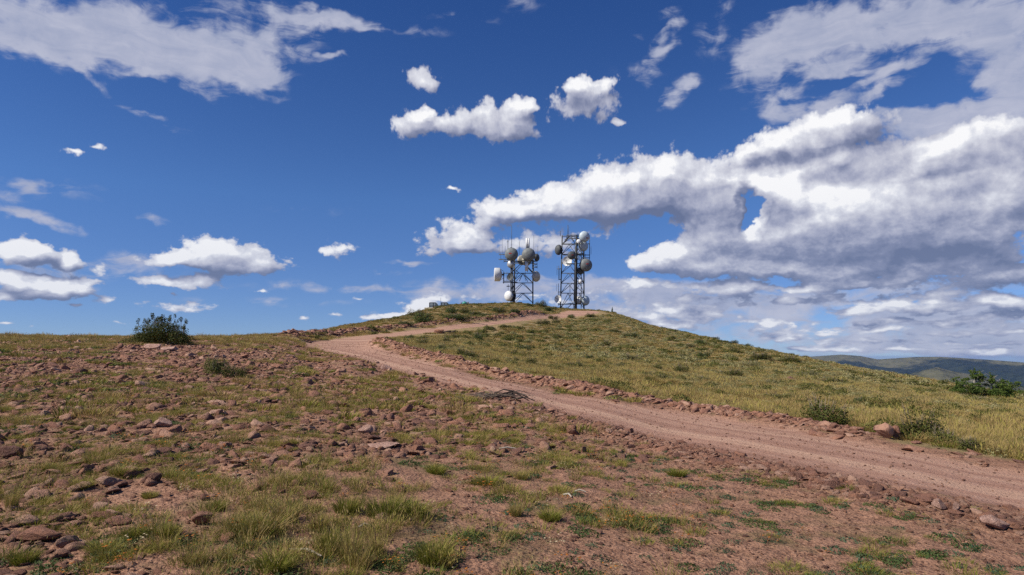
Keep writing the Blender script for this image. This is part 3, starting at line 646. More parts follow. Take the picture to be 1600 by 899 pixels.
sets.append(along(BERM_IN, 1200, .5, .03, .10))
sets.append(along(BERM_IN, 2600, .22, .05, .19, 5, 11, 1.6)); sets.append(along(BERM_LOW, 700, .18, .05, .12, 1.5, 6, 1.5))
sets.append(along(BERM_LOW, 3000, .24, .03, .14)); sets.append(along(BERM_LOW, 3000, .55, .02, .07))
LOWLEFT = spots([(475,542),(530,556),(592,577),(666,596),(750,615),(830,637)])
sets.append(along(LOWLEFT, 900, .5, .06, .24))
SX = np.concatenate([s[0] for s in sets]); SY = np.concatenate([s[1] for s in sets]); SS = np.concatenate([s[2] for s in sets])
SS = np.minimum(SS, .045 + .0115 * np.hypot(SX, SY)); SZ = ground_h(SX, SY); app = SS / np.hypot(SX, SY)
az_s = np.abs(np.arctan2(SX, SY)); app = np.where(az_s > math.radians(37), 0, app)
order = np.argsort(-app)
def stone_pose(n):
    r = np.stack([RNG.normal(0, .22, n), RNG.normal(0, .22, n), RNG.uniform(0, 6.28, n)], 1)
    s = RNG.uniform(.75, 1.2, (n, 3)); s[:, 2] *= RNG.uniform(.5, 1.1, n); return r, s
Rr, Rs_ = stone_pose(len(SX)); ridx = RNG.integers(0, 12, len(SX))
def V_px(x, y, z):
    e = z - CAM_H; cy = y * math.cos(PITCH) + e * math.sin(PITCH); return 800 + F * x / cy, 449.5 - F * (-y * math.sin(PITCH) + e * math.cos(PITCH)) / cy
NBIG = 285
def berm_name(x, y):
    bf = seg_dist(x, y, BERM_FAR)[0] < 2.0; bi = seg_dist(x, y, BERM_IN)[0] < 1.1; bl = seg_dist(x, y, BERM_LOW)[0] < 1.2
    return bf, bi, bl
big = order[:NBIG]; bf, bi, bl = berm_name(SX[big], SY[big])
for q, k in enumerate(big):
    o = link(bpy.data.objects.new('stone', STONES[ridx[k]])); s = SS[k] * .92
    o.location = (SX[k], SY[k], SZ[k] + s * .04); o.rotation_euler = Rr[k].tolist(); o.scale = (s * Rs_[k, 0], s * Rs_[k, 1], s * Rs_[k, 2])
    if bi[q]: setp(o, 'rough reddish stone in the rubble line between the road and the grassy hill', 'stone', 'stones along the upper edge of the road')
    elif bf[q]: setp(o, 'broken reddish stone in the dark bank above the road bend', 'stone', 'stones of the bank above the bend')
    elif bl[q]: setp(o, 'reddish stone in the low rubble strip along the near edge of the road', 'stone', 'stones along the near edge of the road')
    else:
        pr = V_px(SX[k], SY[k], SZ[k])
        if pr[1] > 745: w_ = ('reddish stone among grass tufts at the bottom of the rocky slope', 'stones at the bottom of the rocky slope')
        elif pr[0] < 170: w_ = ('angular red stone near the left edge of the picture on the rocky slope', 'stones at the left edge of the slope')
        elif pr[1] < 600 and pr[0] < 470: w_ = ('red stone high on the rocky slope just below the dark skyline bush', 'stones below the skyline bush')
        elif pr[0] > 640: w_ = ('reddish stone on the right part of the rocky slope near the road', 'stones of the slope near the road')
        elif pr[1] < 660: w_ = ('angular red stone on the upper middle of the rocky slope', 'stones on the upper middle slope')
        else: w_ = ('angular red stone on the lower middle of the rocky slope', 'stones on the lower middle slope')
        setp(o, w_[0], 'stone', w_[1])
rest = order[NBIG:]
instance_stuff('rubble', proto_collection('stone_kinds', STONES), np.stack([SX, SY, SZ + SS * .02], 1)[rest], Rr[rest], (Rs_ * SS[:, None])[rest], ridx[rest])
# pebbles and grit on road and bare soil
x, y = scatter(60000, 3.2, 60, .9); z = zones(x, y); k = RNG.random(len(x)) < np.clip(z[0] * .35 + z[5] * .8 + z[4] * .8 + z[3] + z[2], 0, 1); x, y = x[k], y[k]
s = .006 * (1 - RNG.random(len(x)) * .93) ** (-1 / 1.8) * (1 + np.hypot(x, y) / 18); s = np.minimum(s, .05)
rp, sp_ = stone_pose(len(x))
instance_stuff('gravel', proto_collection('pebble_kinds', PEBBLES), np.stack([x, y, ground_h(x, y) + s * .2], 1), rp, sp_ * s[:, None], RNG.integers(0, 6, len(x)))

# --- grass and low plants
def leaf_material(name, lo, hi, tip=None, var=.35, rough=.7, trans=.25, scale=.6):
    m, T, b = mat(name, rough)
    oi = T.new('ShaderNodeObjectInfo'); pos = T.new('ShaderNodeNewGeometry').outputs['Position']
    n = T.noise(pos, scale, 3, .6).outputs['Fac']
    f = T.math('ADD', T.math('MULTIPLY', n, 1.6), T.math('MULTIPLY', oi.outputs['Random'], .9)); f = T.math('SUBTRACT', f, .75, clamp=True)
    c = T.mix(f, (*lo, 1), (*hi, 1))
    if tip:
        at = T.new('ShaderNodeAttribute', attribute_name='up')
        c = T.mix(T.smooth(at.outputs['Fac'], .35, 1.0), c, (*tip, 1))
    T.l.new(c, b.inputs['Base Color'])
    tr = T.new('ShaderNodeBsdfTranslucent'); T.l.new(c, tr.inputs[0]); mx = T.new('ShaderNodeMixShader'); mx.inputs[0].default_value = trans
    T.l.new(b.outputs[0], mx.inputs[1]); T.l.new(tr.outputs[0], mx.inputs[2]); T.l.new(mx.outputs[0], T.n['Material Output'].inputs[0])
    return m
G_GREEN = leaf_material('green_grass', (.098,.128,.012), (.170,.185,.022), (.24,.21,.05))
G_LIME = leaf_material('yellow_green_grass', (.17,.185,.022), (.26,.24,.042), (.34,.28,.08))
G_DRY = leaf_material('dry_grass', (.25,.172,.060), (.36,.25,.095), (.43,.32,.14))
G_FORB = leaf_material('green_herb', (.050,.085,.024), (.095,.125,.040))
DKLEAF = leaf_material('dark_shrub_leaf', (.042,.052,.008), (.098,.102,.018), None, scale=2.0, trans=.15)
G_SAGE = leaf_material('grey_green_sage', (.175,.170,.070), (.265,.245,.11), (.32,.29,.14))
G_OLIVE = leaf_material('olive_shrub_leaf', (.070,.085,.020), (.13,.135,.034), (.17,.155,.045))
G_HERB2 = leaf_material('blue_green_herb', (.045,.085,.045), (.085,.125,.07))
G_ORANGE = leaf_material('orange_dry_flower', (.30,.095,.018), (.45,.17,.03))
G_STEM = leaf_material('brown_stem', (.14,.09,.045), (.20,.14,.07))
G_CREAM = leaf_material('cream_dry_flower', (.42,.33,.20), (.55,.46,.32))
def blades_mesh(name, seed, n, rad, h0, h1, w, lean=.5, mats=None, matw=None, curl=.5, seed_heads=0):
    r = np.random.default_rng(seed); V = []; Fc = []; up = []; mi = []
    for k in range(n):
        a = r.uniform(0, 6.283); q = rad * math.sqrt(r.random()); px, py = q * math.cos(a), q * math.sin(a)
        d = a + r.normal(0, .7); ln = lean * (.25 + q / max(rad, 1e-6)) * r.uniform(.5, 1.4); h = r.uniform(h0, h1) * (1 - .35 * q / max(rad, 1e-6))
        ta = r.uniform(0, 6.283); tx, ty = math.cos(ta) * w * r.uniform(.6, 1.3), math.sin(ta) * w
        b0 = len(V)
        for (t, ww) in ((0, 1), (.5, .8)):
            o = ln * h * (t + curl * t * t); cx, cy, cz = px + math.cos(d) * o, py + math.sin(d) * o, h * t * (1 - .12 * ln * t) - (.02 if t == 0 else 0)
            V += [(cx - tx * ww, cy - ty * ww, cz), (cx + tx * ww, cy + ty * ww, cz)]; up += [t, t]
        o = ln * h * (1 + curl); V.append((px + math.cos(d) * o, py + math.sin(d) * o, h * (1 - .25 * min(1, ln)))); up.append(1)
        mm = 0 if mats is None or len(mats) == 1 else int(r.choice(len(mats), p=matw))
        Fc += [(b0, b0 + 1, b0 + 3), (b0, b0 + 3, b0 + 2), (b0 + 2, b0 + 3, b0 + 4)]; mi += [mm] * 3
        if seed_heads and r.random() < seed_heads:
            c = np.array(V[-1]); s = w * 2.2; e = len(V)
            V += [tuple(c + (0, 0, -s * 3)), tuple(c + (s, 0, 0)), tuple(c + (-s, 0, 0)), tuple(c + (0, 0, s * 4))]; up += [1] * 4
            Fc += [(e, e + 1, e + 2), (e + 1, e + 3, e + 2)]; mi += [len(mats) - 1] * 2
    me = mesh_np(name, V, Fc, False, mats); me.polygons.foreach_set('material_index', np.array(mi, np.int32))
    at = me.attributes.new('up', 'FLOAT', 'POINT'); at.data.foreach_set('value', np.array(up, np.float32)); return me
def leaves_mesh(name, seed, n, rad, h, size, mats, matw=None, stem=None, dome=1.0, flower=None, nf=0, lobes=1, lumps=None):
    """leaf quads on a mound; flowers are small crossed discs above it"""
    r = np.random.default_rng(seed); V = []; Fc = []; mi = []; up = []
    cen = [(0, 0, 1, 1)] if lobes == 1 else [(r.uniform(-.6, .6) * rad, r.uniform(-.5, .5) * rad, r.uniform(.45, .75), r.uniform(.6, 1.05)) for _ in range(lobes)]
    for k in range(n):
        cx, cy, cr, ch = cen[r.integers(len(cen))]
        v = r.normal(size=3); v[2] = abs(v[2]); v /= np.linalg.norm(v); q = r.uniform(.55, 1.02) ** .6
        p = np.array([cx + v[0] * rad * cr * q, cy + v[1] * rad * cr * q, v[2] * h * ch * q])
        nn = v + r.normal(0, .55, 3); nn /= np.linalg.norm(nn); t = np.cross(nn, r.normal(size=3)); t /= np.linalg.norm(t) + 1e-9; b = np.cross(nn, t)
        s = size * r.uniform(.6, 1.4); e = len(V)
        V += [tuple(p - t * s), tuple(p + b * s * .45), tuple(p + t * s), tuple(p - b * s * .45)]; Fc += [(e, e + 1, e + 2), (e, e + 2, e + 3)]
        up += [q * v[2]] * 4; mi += [0 if matw is None else int(r.choice(len(matw), p=matw))] * 2
    for k in range(nf):
        a = r.uniform(0, 6.283); q = rad * math.sqrt(r.random()); c = np.array([q * math.cos(a), q * math.sin(a), h * r.uniform(.8, 1.5)]); s = flower[1] * r.uniform(.6, 1.3); e = len(V)
        for jj in range(5): an = jj * 1.2566 + r.uniform(0, .5); V.append((c[0] + s * math.cos(an), c[1] + s * math.sin(an), c[2] + r.uniform(-.3, .3) * s))
        V.append(tuple(c + (0, 0, s * .5))); up += [1] * 6
        for jj in range(5): Fc.append((e + jj, e + (jj + 1) % 5, e + 5)); mi.append(flower[0])
        g = len(V); V += [(c[0] - .002, c[1], 0), (c[0] + .002, c[1], 0), tuple(c)]; up += [0, 0, 0]; Fc.append((g, g + 1, g + 2)); mi.append(len(mats) - 1)
    me = mesh_np(name, V, Fc, False, mats); me.polygons.foreach_set('material_index', np.array(mi, np.int32))
    at = me.attributes.new('up', 'FLOAT', 'POINT'); at.data.foreach_set('value', np.array(up, np.float32)); return me

NEAR = [
 blades_mesh('g', 1, 120, .10, .07, .17, .0022, .75, [G_LIME, G_DRY], [.8, .2]),
 blades_mesh('g', 2, 110, .12, .06, .14, .0022, .85, [G_GREEN, G_LIME], [.6, .4]),
 blades_mesh('g', 3, 80, .09, .12, .28, .0020, .55, [G_GREEN, G_DRY], [.6, .4], seed_heads=.15),
 blades_mesh('g', 4, 70, .10, .12, .30, .0020, .6, [G_DRY, G_GREEN, G_LIME], [.65, .25, .1], seed_heads=.1),
 leaves_mesh('g', 5, 170, .16, .045, .014, [G_FORB]),
 leaves_mesh('g', 6, 130, .12, .04, .012, [G_HERB2]),
 leaves_mesh('g', 7, 110, .15, .07, .013, [G_FORB, G_ORANGE, G_STEM], [.8, .1, .1], flower=(1, .012), nf=7),
 leaves_mesh('g', 8, 60, .12, .09, .010, [G_STEM, G_ORANGE, G_STEM], [.6, .1, .3], flower=(1, .011), nf=9),
 leaves_mesh('g', 9, 70, .11, .04, .010, [G_SAGE, G_CREAM, G_STEM], [.7, .2, .1], flower=(1, .010), nf=9)]
MID = [
 blades_mesh('h', 21, 170, .34, .09, .24, .007, .7, [G_DRY, G_LIME], [.9, .1]),
 blades_mesh('h', 22, 170, .34, .08, .20, .007, .7, [G_GREEN, G_DRY], [.55, .45]),
 blades_mesh('h', 23, 170, .32, .07, .17, .007, .8, [G_LIME, G_DRY], [.65, .35]),
 leaves_mesh('h', 24, 170, .32, .10, .030, [G_FORB, G_GREEN], [.5, .5]),
 leaves_mesh('h', 25, 220, .34, .16, .030, [G_SAGE, G_OLIVE], [.8, .2]),
 leaves_mesh('h', 26, 320, .36, .26, .032, [DKLEAF, G_OLIVE], [.4, .6]),
 blades_mesh('h', 27, 170, .34, .14, .34, .006, .5, [G_DRY, G_LIME], [.85, .15], seed_heads=.1)]
FARP = [
 blades_mesh('k', 41, 200, .8, .12, .32, .018, .7, [G_DRY, G_LIME], [.92, .08]),
 blades_mesh('k', 42, 200, .8, .12, .30, .018, .7, [G_DRY, G_GREEN], [.65, .35]),
 leaves_mesh('k', 43, 260, .75, .28, .065, [G_SAGE, G_OLIVE], [.85, .15], lobes=3),
 leaves_mesh('k', 44, 420, .75, .34, .065, [DKLEAF, G_OLIVE], [.5, .5], lobes=3),
 leaves_mesh('k', 45, 220, .75, .22, .06, [G_SAGE, G_DRY], [.6, .4], lobes=3)]

def place_stuff(name, coll, x, y, probs_fn, smin, smax):
    """probs_fn(x, y, zones) -> weight of every kind (n, kinds) summing to at most 1; the remainder stays bare"""
    z = zones(x, y); Pm = np.clip(probs_fn(x, y, z), 0, 1) * (1 - bare(x, y))[:, None]; cs = np.cumsum(Pm, 1); u = RNG.random(len(x))
    idx = (u[:, None] > cs).sum(1); k = idx < Pm.shape[1]; x, y, idx = x[k], y[k], idx[k]; n = len(x)
    s = RNG.uniform(smin, smax, n); sc = np.stack([s, s, s * RNG.uniform(.7, 1.3, n)], 1)
    rot = np.stack([RNG.normal(0, .08, n), RNG.normal(0, .08, n), RNG.uniform(0, 6.28, n)], 1)
    print(name, n)
    return instance_stuff(name, coll, np.stack([x, y, ground_h(x, y) - .01], 1), rot, sc, idx)
cN, cM, cF = proto_collection('near_plants', NEAR), proto_collection('mid_plants', MID), proto_collection('far_plants', FARP)
def w_near(x, y, z):
    road, wf, wi, wl, rk, gv, hill = z
    lush = sst(-sdf(x, y, FG), -1.0, .5); l2 = sst(-sdf(x, y, FG2), -.3, .5)
    c1 = sst(fbm(x / .9, y / .9, 3, 201), -.08, .14); c2 = sst(fbm(x / .55, y / .55, 3, 202), .0, .16); c3 = sst(fbm(x / 1.3, y / 1.3, 3, 203), .0, .14); c4 = sst(fbm(x / .8, y / .5, 4, 205, .6), -.03, .2) ** 1.5
    ok = (1 - np.clip(road * 1.3, 0, 1)) * (1 - .6 * wl)
    lush = lush * (.12 + .95 * sst(fbm(x / .75, y / .6, 3, 207, .6), -.06, .10))
    rkz = rk * (1 - .8 * lush)
    W = np.zeros((len(x), 9))
    W[:, 0] = ok * (rkz * .30 * c2 + rkz * .012 + lush * .10 * c2 + hill * .15)
    W[:, 1] = ok * (rkz * .06 * c1 + lush * .12 * c1 + gv * .16 * c4 * (1 - lush) + hill * .12)
    W[:, 2] = ok * (rkz * .03 * c2 + lush * .07 * c1 + l2 * .10 + hill * .15)
    W[:, 3] = ok * (rkz * .05 * c1 + lush * .05 * c3 + l2 * .06 + hill * .45)
    W[:, 4] = ok * (rkz * .06 * c3 + lush * .24 * c3 + gv * .26 * c4 * (1 - lush))
    W[:, 5] = ok * (rkz * .03 * c3 + gv * .12 * c4 * (1 - lush) + gv * .03)
    W[:, 6] = ok * (lush * .08 * c3 + rkz * .02 * c3)
    W[:, 7] = ok * (lush * .02 + gv * .008 * (1 - lush) + rkz * .008)
    W[:, 8] = ok * (rkz * .04 * c2 + lush * .02)
    return W
x, y = scatter(34000, 3.0, 22, 1.25)
near = place_stuff('grass', cN, x, y, w_near, .5, 1.0)
def w_mid(x, y, z):
    road, wf, wi, wl, rk, gv, hill = z
    c1 = sst(fbm(x / 2.2, y / 2.2, 3, 211), -.1, .15); c2 = sst(fbm(x / 3.5, y / 3.5, 3, 212), -.02, .15); c3 = sst(fbm(x / 5, y / 5, 3, 213), .0, .12)
    ok = (1 - np.clip(road * 1.4, 0, 1)) * (1 - np.clip(2.4 * wi + .8 * wl + 1.6 * wf, 0, 1)); nearside = (1 - hill)
    W = np.zeros((len(x), 7)); d = np.hypot(x, y); top = sst(d, 26, 46)
    W[:, 0] = ok * (nearside * (.02 + .14 * top) * c1 + hill * .26)
    W[:, 1] = ok * (nearside * (.012 + .06 * top) + hill * .07 * c1)
    W[:, 2] = ok * (nearside * (.075 + .06 * top) * c1 + hill * .02)
    W[:, 3] = ok * (nearside * .05 * c2 + hill * .03 * c2)
    W[:, 4] = ok * (hill * (.04 + .26 * c3 * sst(d, 22, 42) + .30 * sst(d, 26, 40) * sst(x / y, .12, .4)))
    W[:, 5] = ok * (hill * .06 * c2)
    W[:, 6] = ok * (hill * .12 + nearside * .03 * top)
    return W
x, y = scatter(46000, 13, 66, 1.6)
mid = place_stuff('meadow_grass', cM, x, y, w_mid, .6, 1.15)
FARLOW = spots([(590,532),(645,522),(680,518),(750,510.5),(820,501.5),(872,497),(925,491.5),(938,488)])
def w_far(x, y, z):
    road, wf, wi, wl, rk, gv, hill = z
    c2 = sst(fbm(x / 8, y / 4, 3, 222), -.03, .12); c3 = sst(fbm(x / 22, y / 14, 3, 223), -.02, .10)
    ok = (1 - np.clip(road * 1.6, 0, 1)) * (1 - .8 * np.clip(wf + wi, 0, 1)) * np.clip(hill + sst(y, 55, 70), 0, 1)
    right = sst(x / y, .0, .12); fl = seg_dist(x, y, FARLOW)[0]; ok = ok * sst(fl, 1.0, 5.0)
    W = np.zeros((len(x), 5))
    thin = .55 + .45 * sst(fbm(x / 3, y / 3, 3, 224), -.1, .1); W[:, 0] = ok * (.36 - .18 * right) * thin; W[:, 1] = ok * .16 * thin; W[:, 2] = ok * (.03 + right * .30 * (1 - .6 * c3)) * thin; W[:, 3] = ok * (.015 + .24 * c2 ** 2); W[:, 4] = ok * (.05 + .14 * right) * thin
    return W
x, y = scatter(42000, 52, 215, 1.7, math.radians(40), math.radians(-28))
far_ = place_stuff('hill_grass', cF, x, y, w_far, .55, 1.15)
# ------------------------------------------------------------------ boulders, shrubs, trees and small finds
def at_px(px, py):
    x, y = spot(px, py); return x, y, float(ground_h(x, y)), math.hypot(x, y) / F * math.cos(math.atan2(x, y)) ** 0 
def tube(V, Fc, pts, rads, n=5):
    """tapered tube along points, appended to V, Fc (quads)"""
    pts = [Vector(p) for p in pts]; b0 = len(V)
    for i, p in enumerate(pts):
        d = (pts[min(i + 1, len(pts) - 1)] - pts[max(i - 1, 0)]).normalized(); a = d.orthogonal().normalized() if i == 0 else (prev - d * prev.dot(d)).normalized(); prev = a; c = d.cross(a)
        for k in range(n): an = 6.28318 * k / n; V.append(tuple(p + (a * math.cos(an) + c * math.sin(an)) * rads[i]))
    for i in range(len(pts) - 1):
        for k in range(n): Fc.append((b0 + i * n + k, b0 + i * n + (k + 1) % n, b0 + (i + 1) * n + (k + 1) % n, b0 + (i + 1) * n + k))
    e = b0 + (len(pts) - 1) * n
    if n == 4: Fc.append((b0 + 3, b0 + 2, b0 + 1, b0)); Fc.append((e, e + 1, e + 2, e + 3))
def tubes_mesh(name, lst, mt, n=5, smooth=True):
    V, Fc = [], []
    for pts, rads in lst: tube(V, Fc, pts, rads, n)
    return mesh_np(name, V, Fc, smooth, [mt])
BARK, T, b = mat('grey_bark', .9); T.l.new(T.mix(T.noise(T.new('ShaderNodeTexCoord').outputs['Object'], 14, 4).outputs['Fac'], (.10,.075,.055,1), (.26,.21,.17,1)), b.inputs['Base Color'])
DEAD, T, b = mat('bleached_wood', .85); T.l.new(T.mix(T.noise(T.new('ShaderNodeTexCoord').outputs['Object'], 9, 4).outputs['Fac'], (.22,.19,.16,1), (.52,.47,.40,1)), b.inputs['Base Color'])
CHAR, T, b = mat('charred_wood', .9); T.l.new(T.mix(T.noise(T.new('ShaderNodeTexCoord').outputs['Object'], 9, 4).outputs['Fac'], (.02,.017,.015,1), (.12,.085,.07,1)), b.inputs['Base Color'])
NEEDLE = leaf_material('fir_needles', (.030,.060,.012), (.080,.120,.022), None, scale=1.2, trans=.12)
RUST = leaf_material('rusty_leaf', (.16,.075,.02), (.20,.13,.03))
def cloudy_leaves(name, seed, blobs, n, size, mats, matw, aspect=.45, shell=.6, droop=0):
    """leaf faces spread through lumpy blobs (x, y, z, rx, ry, rz)"""
    r = np.random.default_rng(seed); blobs = np.array(blobs, float); wts = blobs[:, 3] * blobs[:, 5]; wts /= wts.sum()
    bi = r.choice(len(blobs), n, p=wts); v = r.normal(size=(n, 3)); v /= np.linalg.norm(v, axis=1)[:, None]
    q = (shell + (1 - shell) * r.random(n)) ** .8 * r.uniform(.82, 1.12, n); p = blobs[bi, :3] + v * blobs[bi, 3:6] * q[:, None]
    k = p[:, 2] > -.02; p, v = p[k], v[k]; n = len(p)
    nn = v + r.normal(0, .7, (n, 3)) + (0, 0, .3); nn /= np.linalg.norm(nn, axis=1)[:, None]
    t = np.cross(nn, r.normal(size=(n, 3))); t /= np.linalg.norm(t, axis=1)[:, None]; b = np.cross(nn, t); s = (size * r.uniform(.6, 1.4, n))[:, None]
    V = np.stack([p - t * s, p + b * s * aspect, p + t * s, p - b * s * aspect], 1).reshape(-1, 3)
    Fc = np.arange(4 * n).reshape(-1, 4); me = mesh_np(name, V, Fc, False, mats)
    me.polygons.foreach_set('material_index', r.choice(len(mats), n, p=matw).astype(np.int32))
    at = me.attributes.new('up', 'FLOAT', 'POINT'); at.data.foreach_set('value', np.full(len(V), .3, np.float32)); return me
def plant(name, label, cat, loc, parts, rz=0, group=None):
    e = link(bpy.data.objects.new(name, None)); e.location = loc; e.rotation_euler = (0, 0, rz); setp(e, label, cat, group)
    for nm, me in parts: link(bpy.data.objects.new(nm, me), e)
    return e
# the dark bush on the left skyline
x, y, z, m_ = at_px(250, 541); x, y = x * 1.045, y * 1.045; z = float(ground_h(x, y)) - .1; R_ = random.Random(5)
W_ = 88 * m_ ; H_ = 37 * m_
bl = []
for (u, v, ru, rv) in [(-.36,.30,.14,.26),(-.22,.52,.17,.34),(-.08,.62,.15,.36),(.08,.60,.17,.38),(.22,.52,.16,.36),(.33,.34,.13,.28),(.45,.22,.07,.20),(-.44,.16,.08,.16),(0,.3,.34,.34),(.2,.25,.22,.3),(-.2,.25,.22,.3)]:
    for k in range(2): bl.append((u * W_ + R_.uniform(-.05, .05) * W_, R_.uniform(-.22, .22) * W_, v * H_, ru * W_, .2 * W_, rv * H_))
sp_ = []
for k in range(60):
    c = R_.choice(bl[:12]); dx = R_.uniform(-.12, .12) * W_; sp_.append(((c[0] + dx, c[1], c[2] + c[5] * .6), (c[0] + dx * 1.5 + R_.uniform(-.1, .1), c[1] + R_.uniform(-.1, .1), c[2] + c[5] * R_.uniform(1.15, 1.6))))
tips = [(q[1][0], q[1][1], q[1][2], .07, .07, .12) for q in sp_]
plant('shrub', 'dark green leafy bush standing alone on the left skyline behind two flat red stones', 'bush', (x, y, z), [
  ('foliage', cloudy_leaves('foliage', 3, bl + tips, 19000, .034, [DKLEAF, G_OLIVE, RUST], [.70, .27, .03])),
  ('stem', tubes_mesh('stem', [([(0, 0, -.1), (c[0] * .5, c[1] * .5, c[2] * .5), (c[0], c[1], c[2] + .3 * c[5])], [.05, .03, .012]) for c in bl[::2]] + [(list(q), [.012, .004]) for q in sp_], BARK))])
def boulder(px, py, wpx, hpx, seed, label, rz=0, depth=.8, name='boulder', cat='boulder', tilt=(0, 0), sub=4, sink=.12):
    x, y = spot(px, py); z = float(ground_h(x, y)); m_ = y / F
    me = stone_mesh('boulder', seed, sub, .75, 2, .09); o = link(bpy.data.objects.new(name, me))
    zz = np.zeros(len(me.vertices) * 3); me.vertices.foreach_get('co', zz); zz = zz.reshape(-1, 3); zh = zz[:, 2].max() - zz[:, 2].min()
    xh = zz[:, 0].max() - zz[:, 0].min()
    sx = wpx * m_ / xh; o.scale = (sx, sx * depth, hpx * m_ / zh * (1 + sink)); o.rotation_euler = (tilt[0], tilt[1], rz)
    x, y = x * (1 + wpx * m_ * .3 / y), y + wpx * m_ * .3
    o.location = (x, y, z - zz[:, 2].min() * o.scale[2] - hpx * m_ * sink)
    if 'pale' in label or 'pink' in label: me.materials[0] = PALE
    return setp(o, label, cat)
boulder(1379, 687, 33, 24, 511, 'largest rounded red boulder on the grass edge of the road at right', .1)
boulder(1400, 686, 24, 20, 523, 'red boulder leaning against the right side of the largest roadside boulder', .4)
boulder(240, 548, 27, 8, 531, 'pale flat slab of red stone in front of the dark bush on the skyline', 0, .6, 'stone', 'stone')
boulder(266, 551, 26, 9, 541, 'brick-red low slab lying right of the pale slab by the skyline bush', .3, .6, 'stone', 'stone')
boulder(688, 521.5, 17, 9, 551, 'tilted reddish slab standing where the upper road leaves the bend', 0, .3, 'stone', 'stone', (.5, -.2))
boulder(1220, 662, 17, 8, 561, 'small reddish roadside stone left of the first olive shrub', 0, .7, 'stone', 'stone')
boulder(1303, 677, 15, 8, 571, 'upper of three small stones between the olive shrub and the big boulder', 0, .7, 'stone', 'stone')
boulder(1313, 682, 17, 8, 581, 'flat lower stone just right of the olive shrub by the road', .5, .7, 'stone', 'stone')
boulder(1324, 678, 12, 7, 591, 'smallest of three stones between the olive shrub and the big boulder', .2, .7, 'stone', 'stone')
boulder(1432, 693, 17, 5, 601, 'flat reddish stone in the green grass right of the two boulders', 0, .7, 'stone', 'stone')
boulder(1556, 832, 50, 20, 611, 'broad pale pink rock half buried at the lower right edge of the road rubble', .2, .7)
boulder(1468, 800, 22, 15, 615, 'reddish rock at the edge of the rubble left of the broad pale rock', .8, .7, 'stone', 'stone')
boulder(1494, 806, 18, 15, 618, 'rounded stone touching the left end of the broad pale rock', 1.2, .8, 'stone', 'stone')
boulder(315, 822, 32, 19, 621, 'rounded red stone alone on bare soil in the left foreground', .3, .8, 'stone', 'stone')
boulder(484, 780, 26, 13, 625, 'smooth brownish stone behind the big grass clump in the foreground', .6, .8, 'stone', 'stone')
boulder(603, 580, 18, 9, 631, 'pale stone at the near edge of the road below the bend', .2, .7, 'stone', 'stone')
boulder(670, 598, 22, 9, 641, 'reddish stone on the near road edge halfway between bend and brush pile', .2, .7, 'stone', 'stone')
boulder(60, 845, 60, 18, 651, 'long flat outcrop of red rock at the far left foreground', .1, .8, 'stone', 'stone')
boulder(185, 822, 44, 14, 661, 'flat purple-red rock with green herbs behind it in the left foreground', -.2, .7, 'stone', 'stone')
boulder(105, 858, 34, 18, 671, 'narrow upright red rock among herbs near the lower left corner', .9, .7, 'stone', 'stone')
boulder(12, 716, 44, 20, 681, 'dark red rock cut by the left edge of the picture', .1, .8, 'stone', 'stone')
boulder(236, 756, 30, 16, 683, 'domed reddish rock with a dark hollow on its right side', .1, .8, 'stone', 'stone')
boulder(170, 760, 40, 16, 685, 'wide rough red rock beside a lime green tussock', .1, .8, 'stone', 'stone')
boulder(252, 668, 30, 15, 687, 'pale pink stone in the middle of the rocky slope', .1, .8, 'stone', 'stone')
boulder(598, 700, 56, 8, 689, 'long flat pink slab at the right of the rocky slope', .1, .9, 'stone', 'stone')
boulder(570, 680, 24, 14, 691, 'blocky pink stone left of the long flat slab', .1, .8, 'stone', 'stone')

# the windswept fir at the right edge
x, y = spot(1530, 619); z = float(ground_h(x, y)); m_ = y / F; R_ = random.Random(9)
def q3(px, py, dy=0): return ((px - 1530) * m_, dy, (619 - py) * m_)
bl = []
for (px, py, rx, ry) in [(1495,610,12,7),(1508,605,12,8),(1522,612,16,7),(1540,612,16,8),(1556,612,15,8),(1570,608,12,9),(1500,597,8,5),(1530,602,14,6),(1550,601,12,6),(1572,600,8,5),(1566,614,14,8)]:
    for k in range(5): c = q3(px + R_.uniform(-6, 6), py + R_.uniform(-3, 3), R_.uniform(-1.0, 1.0)); bl.append((*c, rx * m_ * .45, .5, ry * m_ * .50))
for (px, py, rx, ry) in [(1524,580,6,3),(1530,584,8,3),(1520,586,4,3),(1538,588,5,2),(1552,588,4,5),(1550,594,5,3),(1568,594,4,3),(1534,580,3,2),(1562,603,6,3)]:
    for k in range(2): c = q3(px + R_.uniform(-2, 2), py + R_.uniform(-1, 1), R_.uniform(-.3, .3)); bl.append((*c, rx * m_ * .7, .25, ry * m_ * .75))
for (px, py, r0) in ((1524,576,5),(1533,580,4),(1551,583,4),(1568,592,4),(1497,594,5),(1578,598,3)):
    for k in range(5): c = q3(px + R_.uniform(-1, 1), py + k * 3.2, R_.uniform(-.1, .1)); rr_ = r0 * m_ * (.25 + .28 * k); bl.append((*c, rr_, rr_ * .8, .14))
for c in list(bl)[:55]:                                      # sprays reaching out of the mass
    d = R_.uniform(-1, 1); bl.append((c[0] + d * .30, c[1] - R_.uniform(0, .3), c[2] + abs(d) * .1 + R_.uniform(0, .2), .20, .12, .07))
trk = []
